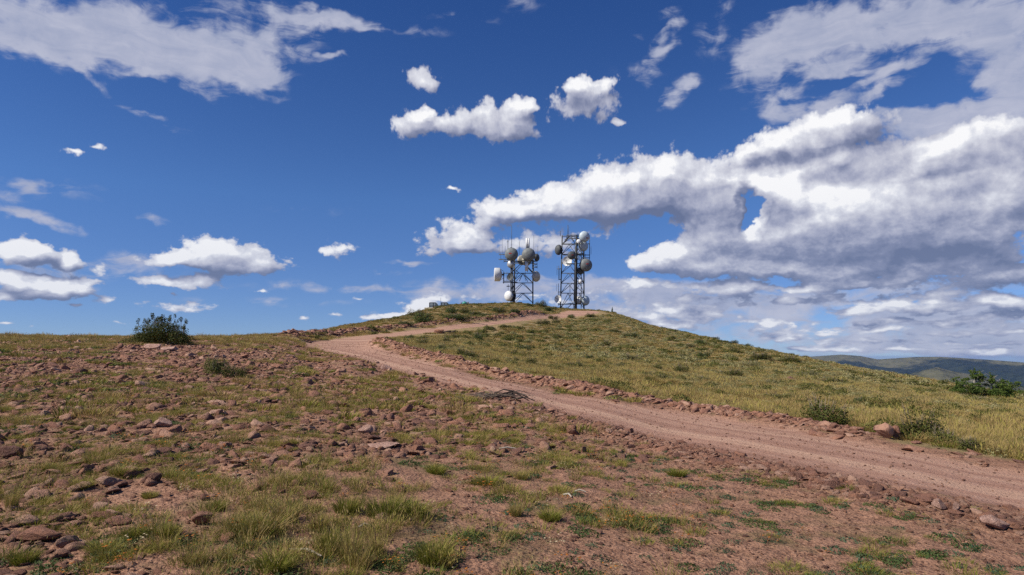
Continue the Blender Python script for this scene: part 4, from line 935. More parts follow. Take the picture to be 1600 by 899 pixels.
for (b0, top) in [((1522,612),(1526,582)),((1530,612),(1534,587)),((1548,612),(1551,585)),((1565,612),(1568,594)),((1536,604),(1522,584)),((1512,610),(1503,597))]:
    a = q3(*b0); c = q3(*top); mid_ = ((a[0] + c[0]) / 2 + R_.uniform(-.15, .15), R_.uniform(-.1, .1), (a[2] + c[2]) / 2); trk.append(([a, mid_, c], [.055, .035, .012]))
    for k in range(7):
        t_ = R_.uniform(.3, .95); p = Vector(a).lerp(Vector(c), t_); trk.append(([tuple(p), tuple(p + Vector((R_.uniform(-.6, .6), R_.uniform(-.3, .3), R_.uniform(.05, .4))))], [.02, .004]))
plant('fir_tree', 'low windswept dark green fir with bleached bare trunks at the right edge of the hill', 'fir tree', (x, y, z), [
  ('crown', cloudy_leaves('crown', 8, bl, 17000, .055, [NEEDLE, G_OLIVE], [.9, .1], .28, .25)),
  ('trunk', tubes_mesh('trunk', trk, DEAD))])
# tiny fir on the hilltop
x, y = spot(957, 489.5); z = float(ground_h(x, y)); m_ = y / F; R_ = random.Random(19)
bl = [(R_.uniform(-.25, .25) * (1 - t), R_.uniform(-.2, .2) * (1 - t), .15 + t * 1.4, .42 * (1.1 - t), .4 * (1.1 - t), .16) for t in np.linspace(0, 1, 9)] + [(.5, 0, .25, .4, .3, .25), (.8, 0, .15, .3, .3, .2)]
plant('fir_tree', 'tiny dark fir on the hilltop skyline right of the taller tower', 'fir tree', (x, y, z), [('crown', cloudy_leaves('crown', 18, bl, 1500, .07, [NEEDLE], [1], .3, .3)), ('trunk', tubes_mesh('trunk', [([(0, 0, -.1), (0, 0, 1.7)], [.05, .01])], BARK))])

# low shrubs, each its own thing
def shrub_mesh(seed, kind):
    r = random.Random(seed); n = 7
    bl = [(r.uniform(-.36, .36), r.uniform(-.28, .28), r.uniform(.1, .45), r.uniform(.16, .30), r.uniform(.16, .3), r.uniform(.25, .5)) for _ in range(n)] + [(0, 0, .2, .42, .36, .45)]
    mats, w = {'olive': ([G_OLIVE, G_SAGE, G_STEM], [.82, .1, .08]), 'green': ([G_OLIVE, G_FORB], [.35, .65]), 'sage': ([G_SAGE, G_OLIVE, G_STEM], [.75, .15, .1]), 'dark': ([DKLEAF, G_OLIVE, G_STEM], [.55, .35, .1])}[kind]
    f = cloudy_leaves('foliage', seed, bl, 2600, .030, mats, w, .45, .5)
    s = tubes_mesh('stem', [([(0, 0, -.05), (c[0] * .6, c[1] * .6, c[2]), (c[0] * 1.2, c[1] * 1.2, (c[2] + c[5]) * 1.08)], [.018, .010, .003]) for c in bl] + [([(c[0], c[1], c[2]), (c[0] * 1.3 + r.uniform(-.1, .1), c[1], (c[2] + c[5]) * r.uniform(1.05, 1.3))], [.008, .002]) for c in bl for _ in range(2)], BARK, 4)
    return f, s
PROTO = {k: [shrub_mesh(900 + 10 * j + i, k) for i in range(4)] for j, k in enumerate(('olive', 'green', 'sage', 'dark'))}
def shrub(px, py, w, h, kind, label, group=None, seed=0):
    x, y = spot(px, py); m_ = y / F; f, s = PROTO[kind][seed % 4]
    q = 1 + w * m_ * .25 / y; x, y = x * q, y * q; e = plant('shrub', label, 'shrub', (x, y, float(ground_h(x, y)) - .03), [('foliage', f), ('stem', s)], seed * 1.7, group)
    hh = h * m_ / .62; e.scale = (w * m_ / .80, min(w, 34) * m_ / .85, hh); return e
shrub(334, 588, 40, 24, 'olive', 'olive-yellow shrub on the upper part of the rocky slope right of the bush', seed=1)
shrub(366, 592, 34, 16, 'dark', 'dark low shrub at the right foot of the olive-yellow one on the rocky slope', seed=2)
shrub(1286, 664, 80, 32, 'dark', 'olive shrub in dry grass on the far road edge, left of the two boulders', seed=3)
shrub(1436, 688, 70, 32, 'dark', 'rounded olive shrub directly right of the two roadside boulders', seed=0)
shrub(1482, 697, 66, 22, 'olive', 'middle one of the three shrubs right of the roadside boulders', seed=1)
shrub(1526, 706, 60, 20, 'olive', 'rightmost of the three shrubs right of the roadside boulders', seed=2)
shrub(1520, 628, 60, 9, 'olive', 'low yellow-olive shrub mat in front of the windswept fir', seed=3)
TOPL, TOPG = 'low green shrub on the grassy crest above the upper road', 'shrubs on the crest above the upper road'
for k, (a, b_, w, h) in enumerate([(650,496,26,9),(662,508,48,17),(712,504,50,9),(706,491,24,9),(725,490,16,7),(740,492.5,24,5),(756,497.5,26,7),(776,488,20,6),(781,489.5,20,6),(801,494,20,7),(755,496,22,5),(778,495,20,4),(844,480.5,24,8),(853,486,18,6),(825,478.5,16,4),(632,514,22,6),(866,485,9,4)]):
    shrub(a, b_, w, h, 'green' if k % 4 else 'dark', TOPL, TOPG, k)
SLL, SLG = 'low olive shrub on the grassy hillside right of the road', 'shrubs on the hillside right of the road'
for k, (a, b_, w, h) in enumerate([(848,509,20,7),(869,506,14,6),(864,499,16,5),(893,497.5,16,5),(921,496,18,5),(767,517,18,6),(790,514,16,5),(747,533,18,10),(696,537,14,8),(737,561,28,11),(722,557,18,9),(689,549,14,8),(802,557,16,8),(808,568,12,7),(829,573,22,11),(818,548,18,6),
     (881,553,20,7),(904,578,20,11),(890,577,14,8),(921,563,14,7),(1065,584,22,13),(1027,579,16,9),(1141,589,36,10),(1003,620,15,9),(1022,622,15,9),(1146,552,18,7),(1048,530,14,5),(1092,539,22,7),(1192,564,40,9),(1115,526,16,4),(1145,532,18,5),(1166,537,16,5),
     (1237,568,44,9),(1256,556,14,4),(660,541,20,8),(640,531,16,7),(712,530,14,7),(945,540,22,7),(960,521,20,6),(985,528,24,6),(1300,600,30,8),(1355,592,26,7),(1210,625,24,9),(1100,560,24,7),(870,530,16,6),(930,600,18,9),(1410,600,24,6),(1345,630,26,8)]):
    far = b_ < 545; low = b_ > 582
    lb = ('low shrub high on the hillside below the upper road and towers', 'shrubs high on the hillside') if far else (('low shrub in dry grass on the lower hillside near the road', 'shrubs low on the hillside') if low else ('low olive shrub halfway up the grassy hillside right of the road', 'shrubs halfway up the hillside'))
    shrub(a, b_, w, h, ('dark', 'olive', 'dark', 'green')[k % 4], lb[0], lb[1], k)
for k, (a, b_, w, h) in enumerate([(1096,597,30,8),(1034,597,28,8),(1010,594,22,8),(980,564,38,9),(1075,543,26,6),(1208,603,26,8),(1170,575,28,7),(1260,590,30,7),(1130,570,24,6),(1320,582,24,5),(1190,612,26,7),(960,575,26,7),(1060,560,24,6),(1380,610,26,6)]):
    shrub(a, b_, w, h, 'sage', 'grey-green sage mound on the hillside right of the road', 'sage mounds on the hillside', k)

# brush pile by the road, logs by the slab
R_ = random.Random(3); x, y = spot(782, 626); m_ = y / F; tw = []; tb = []
for k in range(46):
    a = R_.uniform(-.3, .3) + (math.pi if R_.random() < .5 else 0); cx, cy = R_.uniform(-26, 18) * m_, R_.uniform(-.3, .6); L_ = R_.uniform(.3, .9); z0 = R_.uniform(.02, .14)
    tw.append(([(cx, cy, z0), (cx + L_ * .5 * math.cos(a), cy + .2 * math.sin(a), z0 + R_.uniform(0, .1)), (cx + L_ * math.cos(a), cy + .4 * math.sin(a), z0 + R_.uniform(-.05, .12))], [.010, .008, .003]))
for k in range(12):
    cx = R_.uniform(2, 26) * m_; z0 = R_.uniform(.02, .22); L_ = R_.uniform(.3, .7); s_ = R_.choice((-1, 1)); tb.append(([(cx, R_.uniform(-.1, .3), z0), (cx + s_ * L_ * .5, R_.uniform(-.1, .3), z0 + .05), (cx + s_ * L_, .1, z0 - .05)], [.022, .018, .010]))
plant('brush_pile', 'pile of dead twigs and blackened sticks on the near edge of the road', 'brush pile', (x, y, float(ground_h(x, y))), [('twigs', tubes_mesh('twigs', tw, BARK, 4)), ('charred_sticks', tubes_mesh('charred_sticks', tb, CHAR, 5))])
x, y = spot(699, 521.5)
plant('log_heap', 'small heap of dark logs beside the tilted slab near the bend', 'logs', (x, y, float(ground_h(x, y))), [('log', tubes_mesh('log', [([(R_.uniform(-.8, .6), R_.uniform(-.2, .2), .08 + .1 * k), (R_.uniform(.2, 1.0), R_.uniform(-.2, .2), .1 + .1 * R_.random() * 3)], [.10, .07]) for _ in range(3)], CHAR, 6)) for k in range(2)])
for k, (px, py, L_, a, lb) in enumerate([(887,776,.16,-.9,'short white stick lying on bare soil in the middle foreground'),(906,771,.14,.1,'thin bleached twig just right of the short white stick'),(793,702,.30,.1,'bleached white stick lying under a lime green tussock'),(478,868,.34,-.5,'long pale grass stalk lying on soil at the bottom of the picture'),(570,828,.12,.6,'tiny pale twig beside the green foreground tussock')]):
    x, y = spot(px, py); o = link(bpy.data.objects.new('stick', tubes_mesh('stick', [([(-L_ / 2, 0, 0), (0, .01, .012), (L_ / 2, -.01, 0)], [.006, .008, .004])], DEAD, 5))); o.location = (x, y, float(ground_h(x, y)) + .012); o.rotation_euler = (0, 0, a); o.scale = (1, 1.6, 1.6); setp(o, lb, 'stick')

# foreground tussocks
TUS = {'lime': [blades_mesh('tussock', 700 + k, 560, .42, .25, .60, .010, .8, [G_LIME, G_DRY, G_GREEN], [.66, .2, .14]) for k in range(3)],
       'green': [blades_mesh('tussock', 720 + k, 620, .42, .25, .75, .010, .7, [G_GREEN, G_LIME, G_DRY], [.76, .16, .08]) for k in range(3)],
       'dry': [blades_mesh('tussock', 740 + k, 330, .36, .4, 1.0, .009, .55, [G_DRY, G_GREEN, G_LIME], [.6, .25, .15], seed_heads=.1) for k in range(3)]}
TLAB = {'lime': ('rounded yellow-green grass tussock growing between red stones', 'lime green tussocks'), 'green': ('dense dark green grass tussock on reddish soil in the foreground', 'green tussocks'), 'dry': ('tall straw-coloured grass tussock with seed heads in the foreground', 'straw-coloured tussocks')}
for k, (px, py, w, h, kd) in enumerate([(154,872,62,34,'lime'),(120,768,44,24,'lime'),(334,795,38,28,'green'),(400,842,100,60,'dry'),(380,838,70,42,'green'),(440,815,60,50,'dry'),(508,866,58,50,'green'),(420,900,84,40,'green'),(600,812,80,44,'green'),(640,812,70,36,'green'),(540,806,50,36,'green'),
     (545,885,56,80,'dry'),(560,893,50,60,'dry'),(675,885,70,52,'green'),(690,890,50,40,'dry'),(622,824,16,14,'dry'),(815,750,36,26,'dry'),(806,808,26,34,'dry'),(796,680,22,12,'lime'),(730,685,24,14,'lime'),(803,692,28,16,'lime'),(186,744,58,24,'lime'),(73,735,44,20,'lime'),(146,716,44,18,'lime'),(106,764,40,24,'lime'),
     (106,674,30,14,'lime'),(453,697,26,14,'lime'),(69,621,24,10,'lime'),(257,850,48,36,'lime'),(415,800,44,30,'dry'),(497,832,44,46,'dry'),(230,775,30,20,'lime'),(30,884,46,34,'green'),(12,800,30,60,'dry'),(300,890,50,40,'dry'),(455,708,22,12,'lime'),(350,880,36,30,'dry'),(860,700,20,12,'lime'),(680,742,40,22,'green'),(760,760,60,20,'green'),(860,815,50,24,'green'),(1060,745,36,18,'green'),(455,756,36,20,'lime'),(245,700,30,14,'lime'),(205,850,40,26,'green'),(585,870,40,50,'dry')]):
    x, y = spot(px, py); m_ = y / F; me = TUS[kd][k % 3]; o = link(bpy.data.objects.new('grass_tussock', me)); s = w * m_ / 1.25; hh = h * m_ / (.68 if kd != 'dry' else 1.0)
    o.scale = (s, s * .8, hh); o.rotation_euler = (0, 0, k * 1.3); o.location = (x, y + s * .3, float(ground_h(x, y + s * .3)) - .02 * hh); setp(o, TLAB[kd][0], 'grass tussock', TLAB[kd][1])
# ------------------------------------------------------------------ the two lattice towers, the tank and the cages
def flat_mat(name, c, rough=.5, metal=0.0, c2=None, sc=1.5):
    m, T, b = mat(name, rough); b.inputs['Metallic'].default_value = metal
    n = T.noise(T.new('ShaderNodeTexCoord').outputs['Object'], sc, 5, .65).outputs['Fac']
    c2 = c2 or tuple(v * .72 for v in c); T.l.new(T.mix(T.smooth(n, .35, .65), (*c2, 1), (*c, 1)), b.inputs['Base Color']); return m
STEEL = flat_mat('galvanised_steel', (.085, .092, .10), .55, .3); STEEL_D = flat_mat('dark_cable', (.035, .035, .04), .7)
RAD_G = flat_mat('grey_radome', (.19, .205, .21), .55); RAD_D = flat_mat('dark_grey_radome', (.10, .108, .115), .55); RAD_W = flat_mat('white_radome', (.72, .73, .74), .45, 0, (.60, .61, .62))
RAD_B = flat_mat('pale_blue_radome', (.50, .58, .63), .4, 0, (.42, .50, .56)); TAN_D = flat_mat('cream_dish', (.60, .56, .46), .5); SILV = flat_mat('aluminium_dish', (.52, .53, .54), .38, .5); RED_M = flat_mat('red_marking', (.42, .06, .05), .6)
SAND = flat_mat('concrete', (.42, .36, .28), .9)
def wp(px, py, Y):
    d = ray(px, py); return Vector((Y * d[0] / d[1], Y, CAM_H + Y * d[2] / d[1]))
def bar(parent, name, p, q, w, mt=None, mesh_list=None):
    V, Fc = [], []; tube(V, Fc, [p, q], [w * .92, w * .92], 4); return link(bpy.data.objects.new(name, mesh_np(name, V, Fc, False, [mt or STEEL])), parent)
def revolve(profile, axis, seg=28):
    """profile of (distance along the axis, radius) turned about the axis"""
    a = Vector(axis).normalized(); u = a.cross(Vector((0, 0, 1))).normalized(); v = u.cross(a); V, Fc = [], []
    for (d, r) in profile:
        for k in range(seg): an = 6.28318 * k / seg; V.append(tuple(a * d + (u * math.cos(an) + v * math.sin(an)) * max(r, 1e-3)))
    for i in range(len(profile) - 1):
        for k in range(seg): Fc.append((i * seg + k, i * seg + (k + 1) % seg, (i + 1) * seg + (k + 1) % seg, (i + 1) * seg + k))
    return V, Fc
def dish(parent, c, R, face, kind, mt, back=None, logo=False, mount=None, tilt=0, label=None):
    """microwave dish; face = compass degrees it looks to (180 = at the camera)"""
    f = math.radians(face); ax = Vector((math.sin(f) * math.cos(tilt), math.cos(f) * math.cos(tilt), math.sin(tilt)))
    back = back or mt
    if kind == 'dome':    prof_f = [(.10 * R, R)] + [(.10 * R + .62 * R * math.sin(t), R * math.cos(t)) for t in np.linspace(.1, 1.5, 9)] + [(.72 * R, .001)]; prof_b = [(.10 * R, R * 1.01), (-.12 * R, R * 1.01), (-.30 * R, R * .8), (-.48 * R, R * .35), (-.5 * R, .001)]
    elif kind == 'drum':  prof_f = [(.52 * R, R * .985)] + [(.52 * R + .10 * R * math.sin(t), R * .985 * math.cos(t)) for t in (.3, .7, 1.1, 1.5)]; prof_b = [(.54 * R, R), (-.22 * R, R), (-.34 * R, R * .86), (-.5 * R, R * .45), (-.56 * R, R * .3), (-.56 * R, .001)]
    elif kind == 'open':  prof_f = [(.36 * R * (r * r) - .36 * R, R * r) for r in (0.001, .25, .5, .75, 1.0)]; prof_b = [(0, R * 1.0), (.03 * R, R * 1.03), (-.04 * R, R * 1.03)] + [(.36 * R * (r * r) - .42 * R, R * r) for r in (.8, .5, .25, .001)]
    V, Fc = revolve(prof_f, ax); o = link(bpy.data.objects.new('dish_antenna', mesh_np('dish', V, Fc, True, [mt])), parent); o.location = c
    if label: o['label'] = label
    V, Fc = revolve(prof_b, ax); link(bpy.data.objects.new('shroud', mesh_np('shroud', V, Fc, True, [back])), o)
    lst = [([tuple(-ax * R * .45), tuple(-ax * R * .9)], [R * .14, R * .14])]
    if mount is not None: mv = Vector(mount) - Vector(c); lst += [([tuple(-ax * R * .8), tuple(mv)], [.07, .07]), ([tuple(-ax * R * .3 + Vector((0, 0, R * .8))), tuple(mv + Vector((0, 0, .9)))], [.05, .05]), ([tuple(-ax * R * .3 - Vector((0, 0, R * .8))), tuple(mv - Vector((0, 0, .9)))], [.05, .05])]
    if kind == 'open':
        u = ax.cross(Vector((0, 0, 1))).normalized(); v = u.cross(ax); ft = ax * R * .5
        lst += [([tuple((u * math.cos(t) + v * math.sin(t)) * R), tuple(ft)], [.035, .035]) for t in (.5, 2.6, 4.7)] + [([tuple(ft), tuple(ft - ax * R * .2)], [.12, .12])]
    link(bpy.data.objects.new('mount', tubes_mesh('mount', lst, STEEL, 6)), o)
    if logo:
        dx, dz = logo; u = Vector((-ax.y, ax.x, 0)); u = u if u.x > 0 else -u
        Vq = []
        for (uu, vv) in ((-.26, -.05), (-.20, .045), (-.05, .07), (.10, .10), (.26, .06), (.24, -.03), (.08, -.07), (-.10, -.10)):
            rr = math.hypot(uu * R + dx * R, vv * R + dz * R); h = .10 * R + .62 * R * math.sqrt(max(0, 1 - (rr / R) ** 2)) + .02; p = ax * h + u * (uu + dx) * R + Vector((0, 0, 1)) * (vv + dz) * R; Vq.append(tuple(p))
        bmq = bmesh.new(); vs_q = [bmq.verts.new(p) for p in Vq]; bmq.faces.new(vs_q); mq = bpy.data.meshes.new('marking'); bmq.to_mesh(mq); bmq.free(); mq.materials.append(RED_M); link(bpy.data.objects.new('marking', mq), o)
    return o
def zc(x, y): return 750 + x / 5.62, 340 + y / 5.62           # reading scale used on the towers
def lattice(name, label, Y0, legx, levels, ybase, ytop, leg_w, spread=0):
    """three-legged tower: legx = (x at base, x at top, metres behind Y0) for every leg; levels = rows of the girders"""
    cx = sum(l[0] for l in legx) / 3; px0, _ = zc(cx, 0); bx = wp(px0, 500, Y0).x
    gz = float(ground_h(bx, Y0)); e = link(bpy.data.objects.new(name, None)); e.location = (bx, Y0, gz); setp(e, label, 'communication tower')
    O = Vector(e.location)
    def L(x, y, dY=0): px, py = zc(x, y); return wp(px, py, Y0 + dY) - O
    legs = []
    def leg_at(k, y):
        xb, xt, dY = legx[k][:3]; t = (ybase - y) / (ybase - ytop); return L(xb + (xt - xb) * t, y, dY)
    for k in range(3):
        yt = legx[k][3] if len(legx[k]) > 3 else ytop
        p = leg_at(k, ybase); p.z = min(p.z, float(ground_h(p.x + O.x, p.y + O.y)) - O.z) - .4
        bar(e, 'leg', p, leg_at(k, yt), leg_w)
    for i, y in enumerate(levels):
        nxt = levels[i + 1] if i + 1 < len(levels) else None
        for k in range(3):
            a, b2 = leg_at(k, y), leg_at((k + 1) % 3, y); bar(e, 'girder', a, b2, .13)
            if nxt is None: lo_a, lo_b = leg_at(k, ybase), leg_at((k + 1) % 3, ybase)
            else: lo_a, lo_b = leg_at(k, nxt), leg_at((k + 1) % 3, nxt)
            mid_ = (a + b2) / 2 + Vector((0, 0, -.02)); bar(e, 'brace', mid_, lo_a, .10); bar(e, 'brace', mid_, lo_b, .10)
    return e, L, leg_at
# ---- left tower
Y1 = 182.0
t1, L1, leg1 = lattice('lattice_tower', 'left and shorter lattice tower with a white tube and a white drum dish', Y1,
   [(272, 272, -2.6, 262), (303, 303, 2.6, 330), (464, 464, .4, 375)], [395, 490, 575, 665], 752, 375, .26)
for (x0, x1, y, dY) in [(210, 505, 382, -2.4), (210, 505, 386, 2.2), (165, 300, 325, 0), (168, 300, 370, 0), (300, 480, 405, -1), (205, 280, 490, -1), (205, 280, 560, -1), (464, 504, 412, 0), (464, 504, 438, 0), (200, 330, 570, 1), (235, 262, 603, 0)]:
    bar(t1, 'girder', L1(x0, y, dY), L1(x1, y, dY), .13)
for (x, dY) in [(215, 0), (330, 0), (400, 0), (470, 0)]: bar(t1, 'girder', L1(x, 384, -2.4), L1(x, 384, 2.2), .12)
for (x0, y0, x1, y1) in [(350, 415, 280, 475), (400, 410, 460, 478), (272, 430, 350, 492), (330, 490, 300, 560), (372, 500, 345, 560), (380, 500, 420, 565)]: bar(t1, 'brace', L1(x0, y0), L1(x1, y1), .12)
bar(t1, 'ladder_rail', L1(296, 752, 1), L1(300, 500, 1), .16, STEEL_D); bar(t1, 'cable_run', L1(288, 752, -1), L1(284, 400, -1), .22, STEEL_D)
for (x, yt, yb, w) in [(278, 70, 270, .09), (168, 258, 330, .05), (182, 300, 376, .05), (196, 160, 330, .04), (210, 300, 400, .06), (222, 250, 385, .05), (245, 200, 375, .13), (345, 210, 385, .07), (358, 320, 385, .06), (472, 158, 300, .05), (472, 300, 470, .09), (508, 250, 330, .06), (485, 400, 440, .06), (502, 395, 448, .08), (208, 478, 580, .18), (248, 585, 640, .07), (398, 470, 560, .07), (236, 478, 560, .06), (305, 330, 400, .08), (445, 340, 400, .08)]:
    bar(t1, 'whip_antenna' if yt < 380 else 'mast_pipe', L1(x, yb, 0), L1(x, yt, 0), w)
for (x0, x1, y) in [(165, 186, 322), (236, 252, 208), (160, 200, 366), (488, 502, 402), (488, 502, 432), (232, 262, 606)]: bar(t1, 'cross_arm', L1(x0, y), L1(x1, y), .09)
m1 = .1707 / 5.62 * (Y1 / 182.0)                                # metres per reading unit
def D1(x, y, r, face, kind, mt, dY, **k): return dish(t1, L1(x, y, dY), r * m1, face, kind, mt, mount=L1(k.pop('mx', x), y, k.pop('my', 0)), **k)
D1(276, 323, 57, 186, 'dome', RAD_G, -4.2, back=STEEL, logo=(-.12, .02), mx=276, my=-2.6, label='grey domed dish at the upper left of the shorter tower')
D1(426, 327, 58, 183, 'dome', RAD_G, -4.2, back=STEEL, mx=430, my=-1.5, label='plain grey domed dish in front of the white tube')
D1(496, 352, 34, 120, 'dome', RAD_D, -1, back=STEEL_D, mx=466, my=0)
D1(366, 376, 44, 330, 'open', TAN_D, 3, back=TAN_D, mx=366, my=1)
D1(405, 385, 40, 20, 'drum', TAN_D, 2.2, mx=405, my=0)
D1(270, 411, 33, 200, 'dome', SILV, -2.8, back=SILV, mx=272, my=-1)
D1(160, 502, 60, 268, 'drum', RAD_W, -1.2, back=RAD_W, mx=208, my=-1, label='white drum-shaped dish facing left')
D1(265, 522, 32, 215, 'open', RAD_D, -3.2, back=STEEL_D, mx=272, my=-1)
D1(490, 518, 47, 128, 'dome', TAN_D, -1, back=SILV, mx=464, my=.4)
D1(254, 690, 45, 225, 'dome', RAD_W, -3.0, back=SILV, mx=272, my=-2.6, label='white domed dish at the foot of the shorter tower')
D1(284, 692, 44, 45, 'open', RAD_D, 1.5, back=STEEL_D, mx=300, my=2.4)
for nm, x0, w0, ya, yb in [('tube_antenna', 411, 12, 182, 268), ('tube_antenna', 427, 12, 184, 268), ('tube_antenna', 409, 19, 385, 468)]:
    p = L1(x0, yb, -3.4); q = L1(x0, ya, -3.4); V, Fc = revolve([(0, .001), (0, w0 * m1 / 2 * 1.5), ((q - p).length, w0 * m1 / 2 * 1.5), ((q - p).length, .001)], (0, 0.001, 1), 14); o = link(bpy.data.objects.new(nm, mesh_np(nm, V, Fc, True, [RAD_W])), t1); o.location = p
bar(t1, 'mast_pipe', L1(416, 480, -2.9), L1(416, 300, -2.9), .12); bar(t1, 'girder', L1(420, 390, -3.4), L1(420, 390, -1), .12); bar(t1, 'girder', L1(420, 300, -3.4), L1(430, 385, -1), .10)
# ---- right tower
Y2 = 182.0
t2, L2, leg2 = lattice('lattice_tower', 'right and taller grey lattice tower carrying pale blue, white and dark dishes', Y2,
   [(706, 722, .6, 158), (836, 845, -2.8, 158), (913, 912, 2.0, 158)], [165, 236, 325, 405, 490, 578, 665], 800, 158, .24)
for k in range(3): pass
bar(t2, 'ladder_rail', L2(824, 800, -2.6), L2(836, 260, -2.6), .16, STEEL_D); bar(t2, 'cable_run', L2(846, 800, -2.2), L2(852, 170, -2.2), .26, STEEL_D); bar(t2, 'ladder_rail', L2(888, 800, 0), L2(890, 240, 0), .13)
for j in range(26): y = 790 - j * 20; bar(t2, 'rung', L2(825 + j * .45, y, -2.6), L2(845 + j * .25, y, -2.6), .07)
for (x, yt, yb, w) in [(772, 65, 165, .11), (780, 78, 165, .04), (706, 118, 165, .09), (762, 155, 200, .12), (800, 130, 170, .06), (855, 140, 170, .06), (962, 160, 370, .12), (975, 255, 325, .06), (676, 425, 505, .06), (692, 425, 540, .11), (697, 450, 545, .05), (672, 585, 650, .05), (688, 580, 775, .10), (696, 665, 770, .06), (790, 590, 735, .10), (830, 590, 740, .10), (912, 158, 420, .12), (925, 320, 370, .07), (905, 325, 365, .08)]:
    bar(t2, 'whip_antenna' if yb - yt < 140 and yb < 560 else 'mast_pipe', L2(x, yb, 0), L2(x, yt, 0), w)
for (x0, x1, y, dY) in [(722, 965, 232, 0), (722, 895, 165, -2), (730, 965, 330, 0), (760, 880, 155, -1), (780, 870, 185, 0), (850, 920, 245, -1), (688, 716, 545, 0), (680, 716, 452, 0), (690, 712, 690, 0), (690, 905, 762, 0), (895, 965, 355, 0), (845, 915, 318, -1), (845, 915, 405, -1), (690, 712, 655, 0), (850, 910, 485, -1), (855, 905, 665, 0)]: bar(t2, 'girder', L2(x0, y, dY), L2(x1, y, dY), .14)
for (x0, y0, x1, y1) in [(735, 228, 790, 165), (800, 165, 835, 228), (745, 200, 780, 165), (865, 165, 900, 230), (730, 762, 805, 755), (770, 795, 810, 755), (845, 780, 810, 755), (895, 260, 855, 320), (855, 330, 905, 400), (905, 410, 855, 480), (855, 490, 905, 570)]: bar(t2, 'brace', L2(x0, y0), L2(x1, y1), .12)
m2 = m1
def D2(x, y, r, face, kind, mt, dY, **k): return dish(t2, L2(x, y, dY), r * m2, face, kind, mt, mount=L2(k.pop('mx', x), y, k.pop('my', 0)), **k)
D2(916, 168, 47, 165, 'dome', RAD_B, -3.0, back=RAD_B, logo=(.35, -.35), mx=890, my=0, label='pale blue domed dish at the very top of the taller tower')
D2(905, 250, 48, 150, 'dome', RAD_B, -1.0, back=RAD_B, mx=890, my=1)
D2(867, 211, 20, 195, 'dome', RAD_W, -3.4, mx=850, my=-2)
D2(692, 285, 46, 250, 'dome', RAD_D, 0, back=STEEL_D, mx=722, my=.4, label='dark dish seen edge-on at the left of the taller tower')
D2(805, 333, 36, 172, 'dome', RAD_D, -4.4, back=STEEL_D, logo=(0, 0), mx=836, my=-2.8)
D2(766, 383, 43, 205, 'open', RAD_W, -1.0, back=RAD_W, mx=790, my=0)
D2(929, 418, 56, 168, 'dome', RAD_G, -3.4, back=STEEL, logo=(0, .1), mx=912, my=2, label='largest dark grey domed dish at the right of the taller tower')
D2(882, 470, 32, 150, 'dome', RAD_D, -1.5, back=STEEL_D, mx=890, my=0)
D2(878, 562, 18, 200, 'dome', RAD_W, -2.5, mx=850, my=-2)
D2(684, 717, 34, 215, 'open', RAD_W, -1, back=RAD_W, mx=706, my=.6, label='white dish low on the left leg of the taller tower')
D2(868, 725, 36, 210, 'dome', RAD_W, 1.6, mx=890, my=1)
D2(924, 730, 44, 140, 'dome', RAD_B, 1.0, back=RAD_B, mx=905, my=2)
# ---- box at the foot of the left tower
def box_mesh(name, sx, sy, sz, mt, bevel=.02):
    bm = bmesh.new(); bmesh.ops.create_cube(bm, size=1); bmesh.ops.scale(bm, vec=(sx, sy, sz), verts=bm.verts); bmesh.ops.translate(bm, vec=(0, 0, sz / 2), verts=bm.verts); bmesh.ops.bevel(bm, geom=bm.edges[:], offset=bevel, segments=1, affect='EDGES')
    me = bpy.data.meshes.new(name); bm.to_mesh(me); bm.free(); me.materials.append(mt); return me
BROWN = flat_mat('brown_cabinet', (.16, .10, .07), .8)
p = wp(812, 474.5, 174); e = link(bpy.data.objects.new('equipment_box', None)); e.location = (p.x, 174, float(ground_h(p.x, 174)) - .1); setp(e, 'small brown equipment box on the crest at the foot of the left tower', 'equipment box')
link(bpy.data.objects.new('cabinet', box_mesh('cabinet', 1.15, .8, .42, BROWN)), e); o = link(bpy.data.objects.new('lid', box_mesh('lid', 1.25, .9, .08, STEEL))
 , e); o.location = (0, 0, .423)
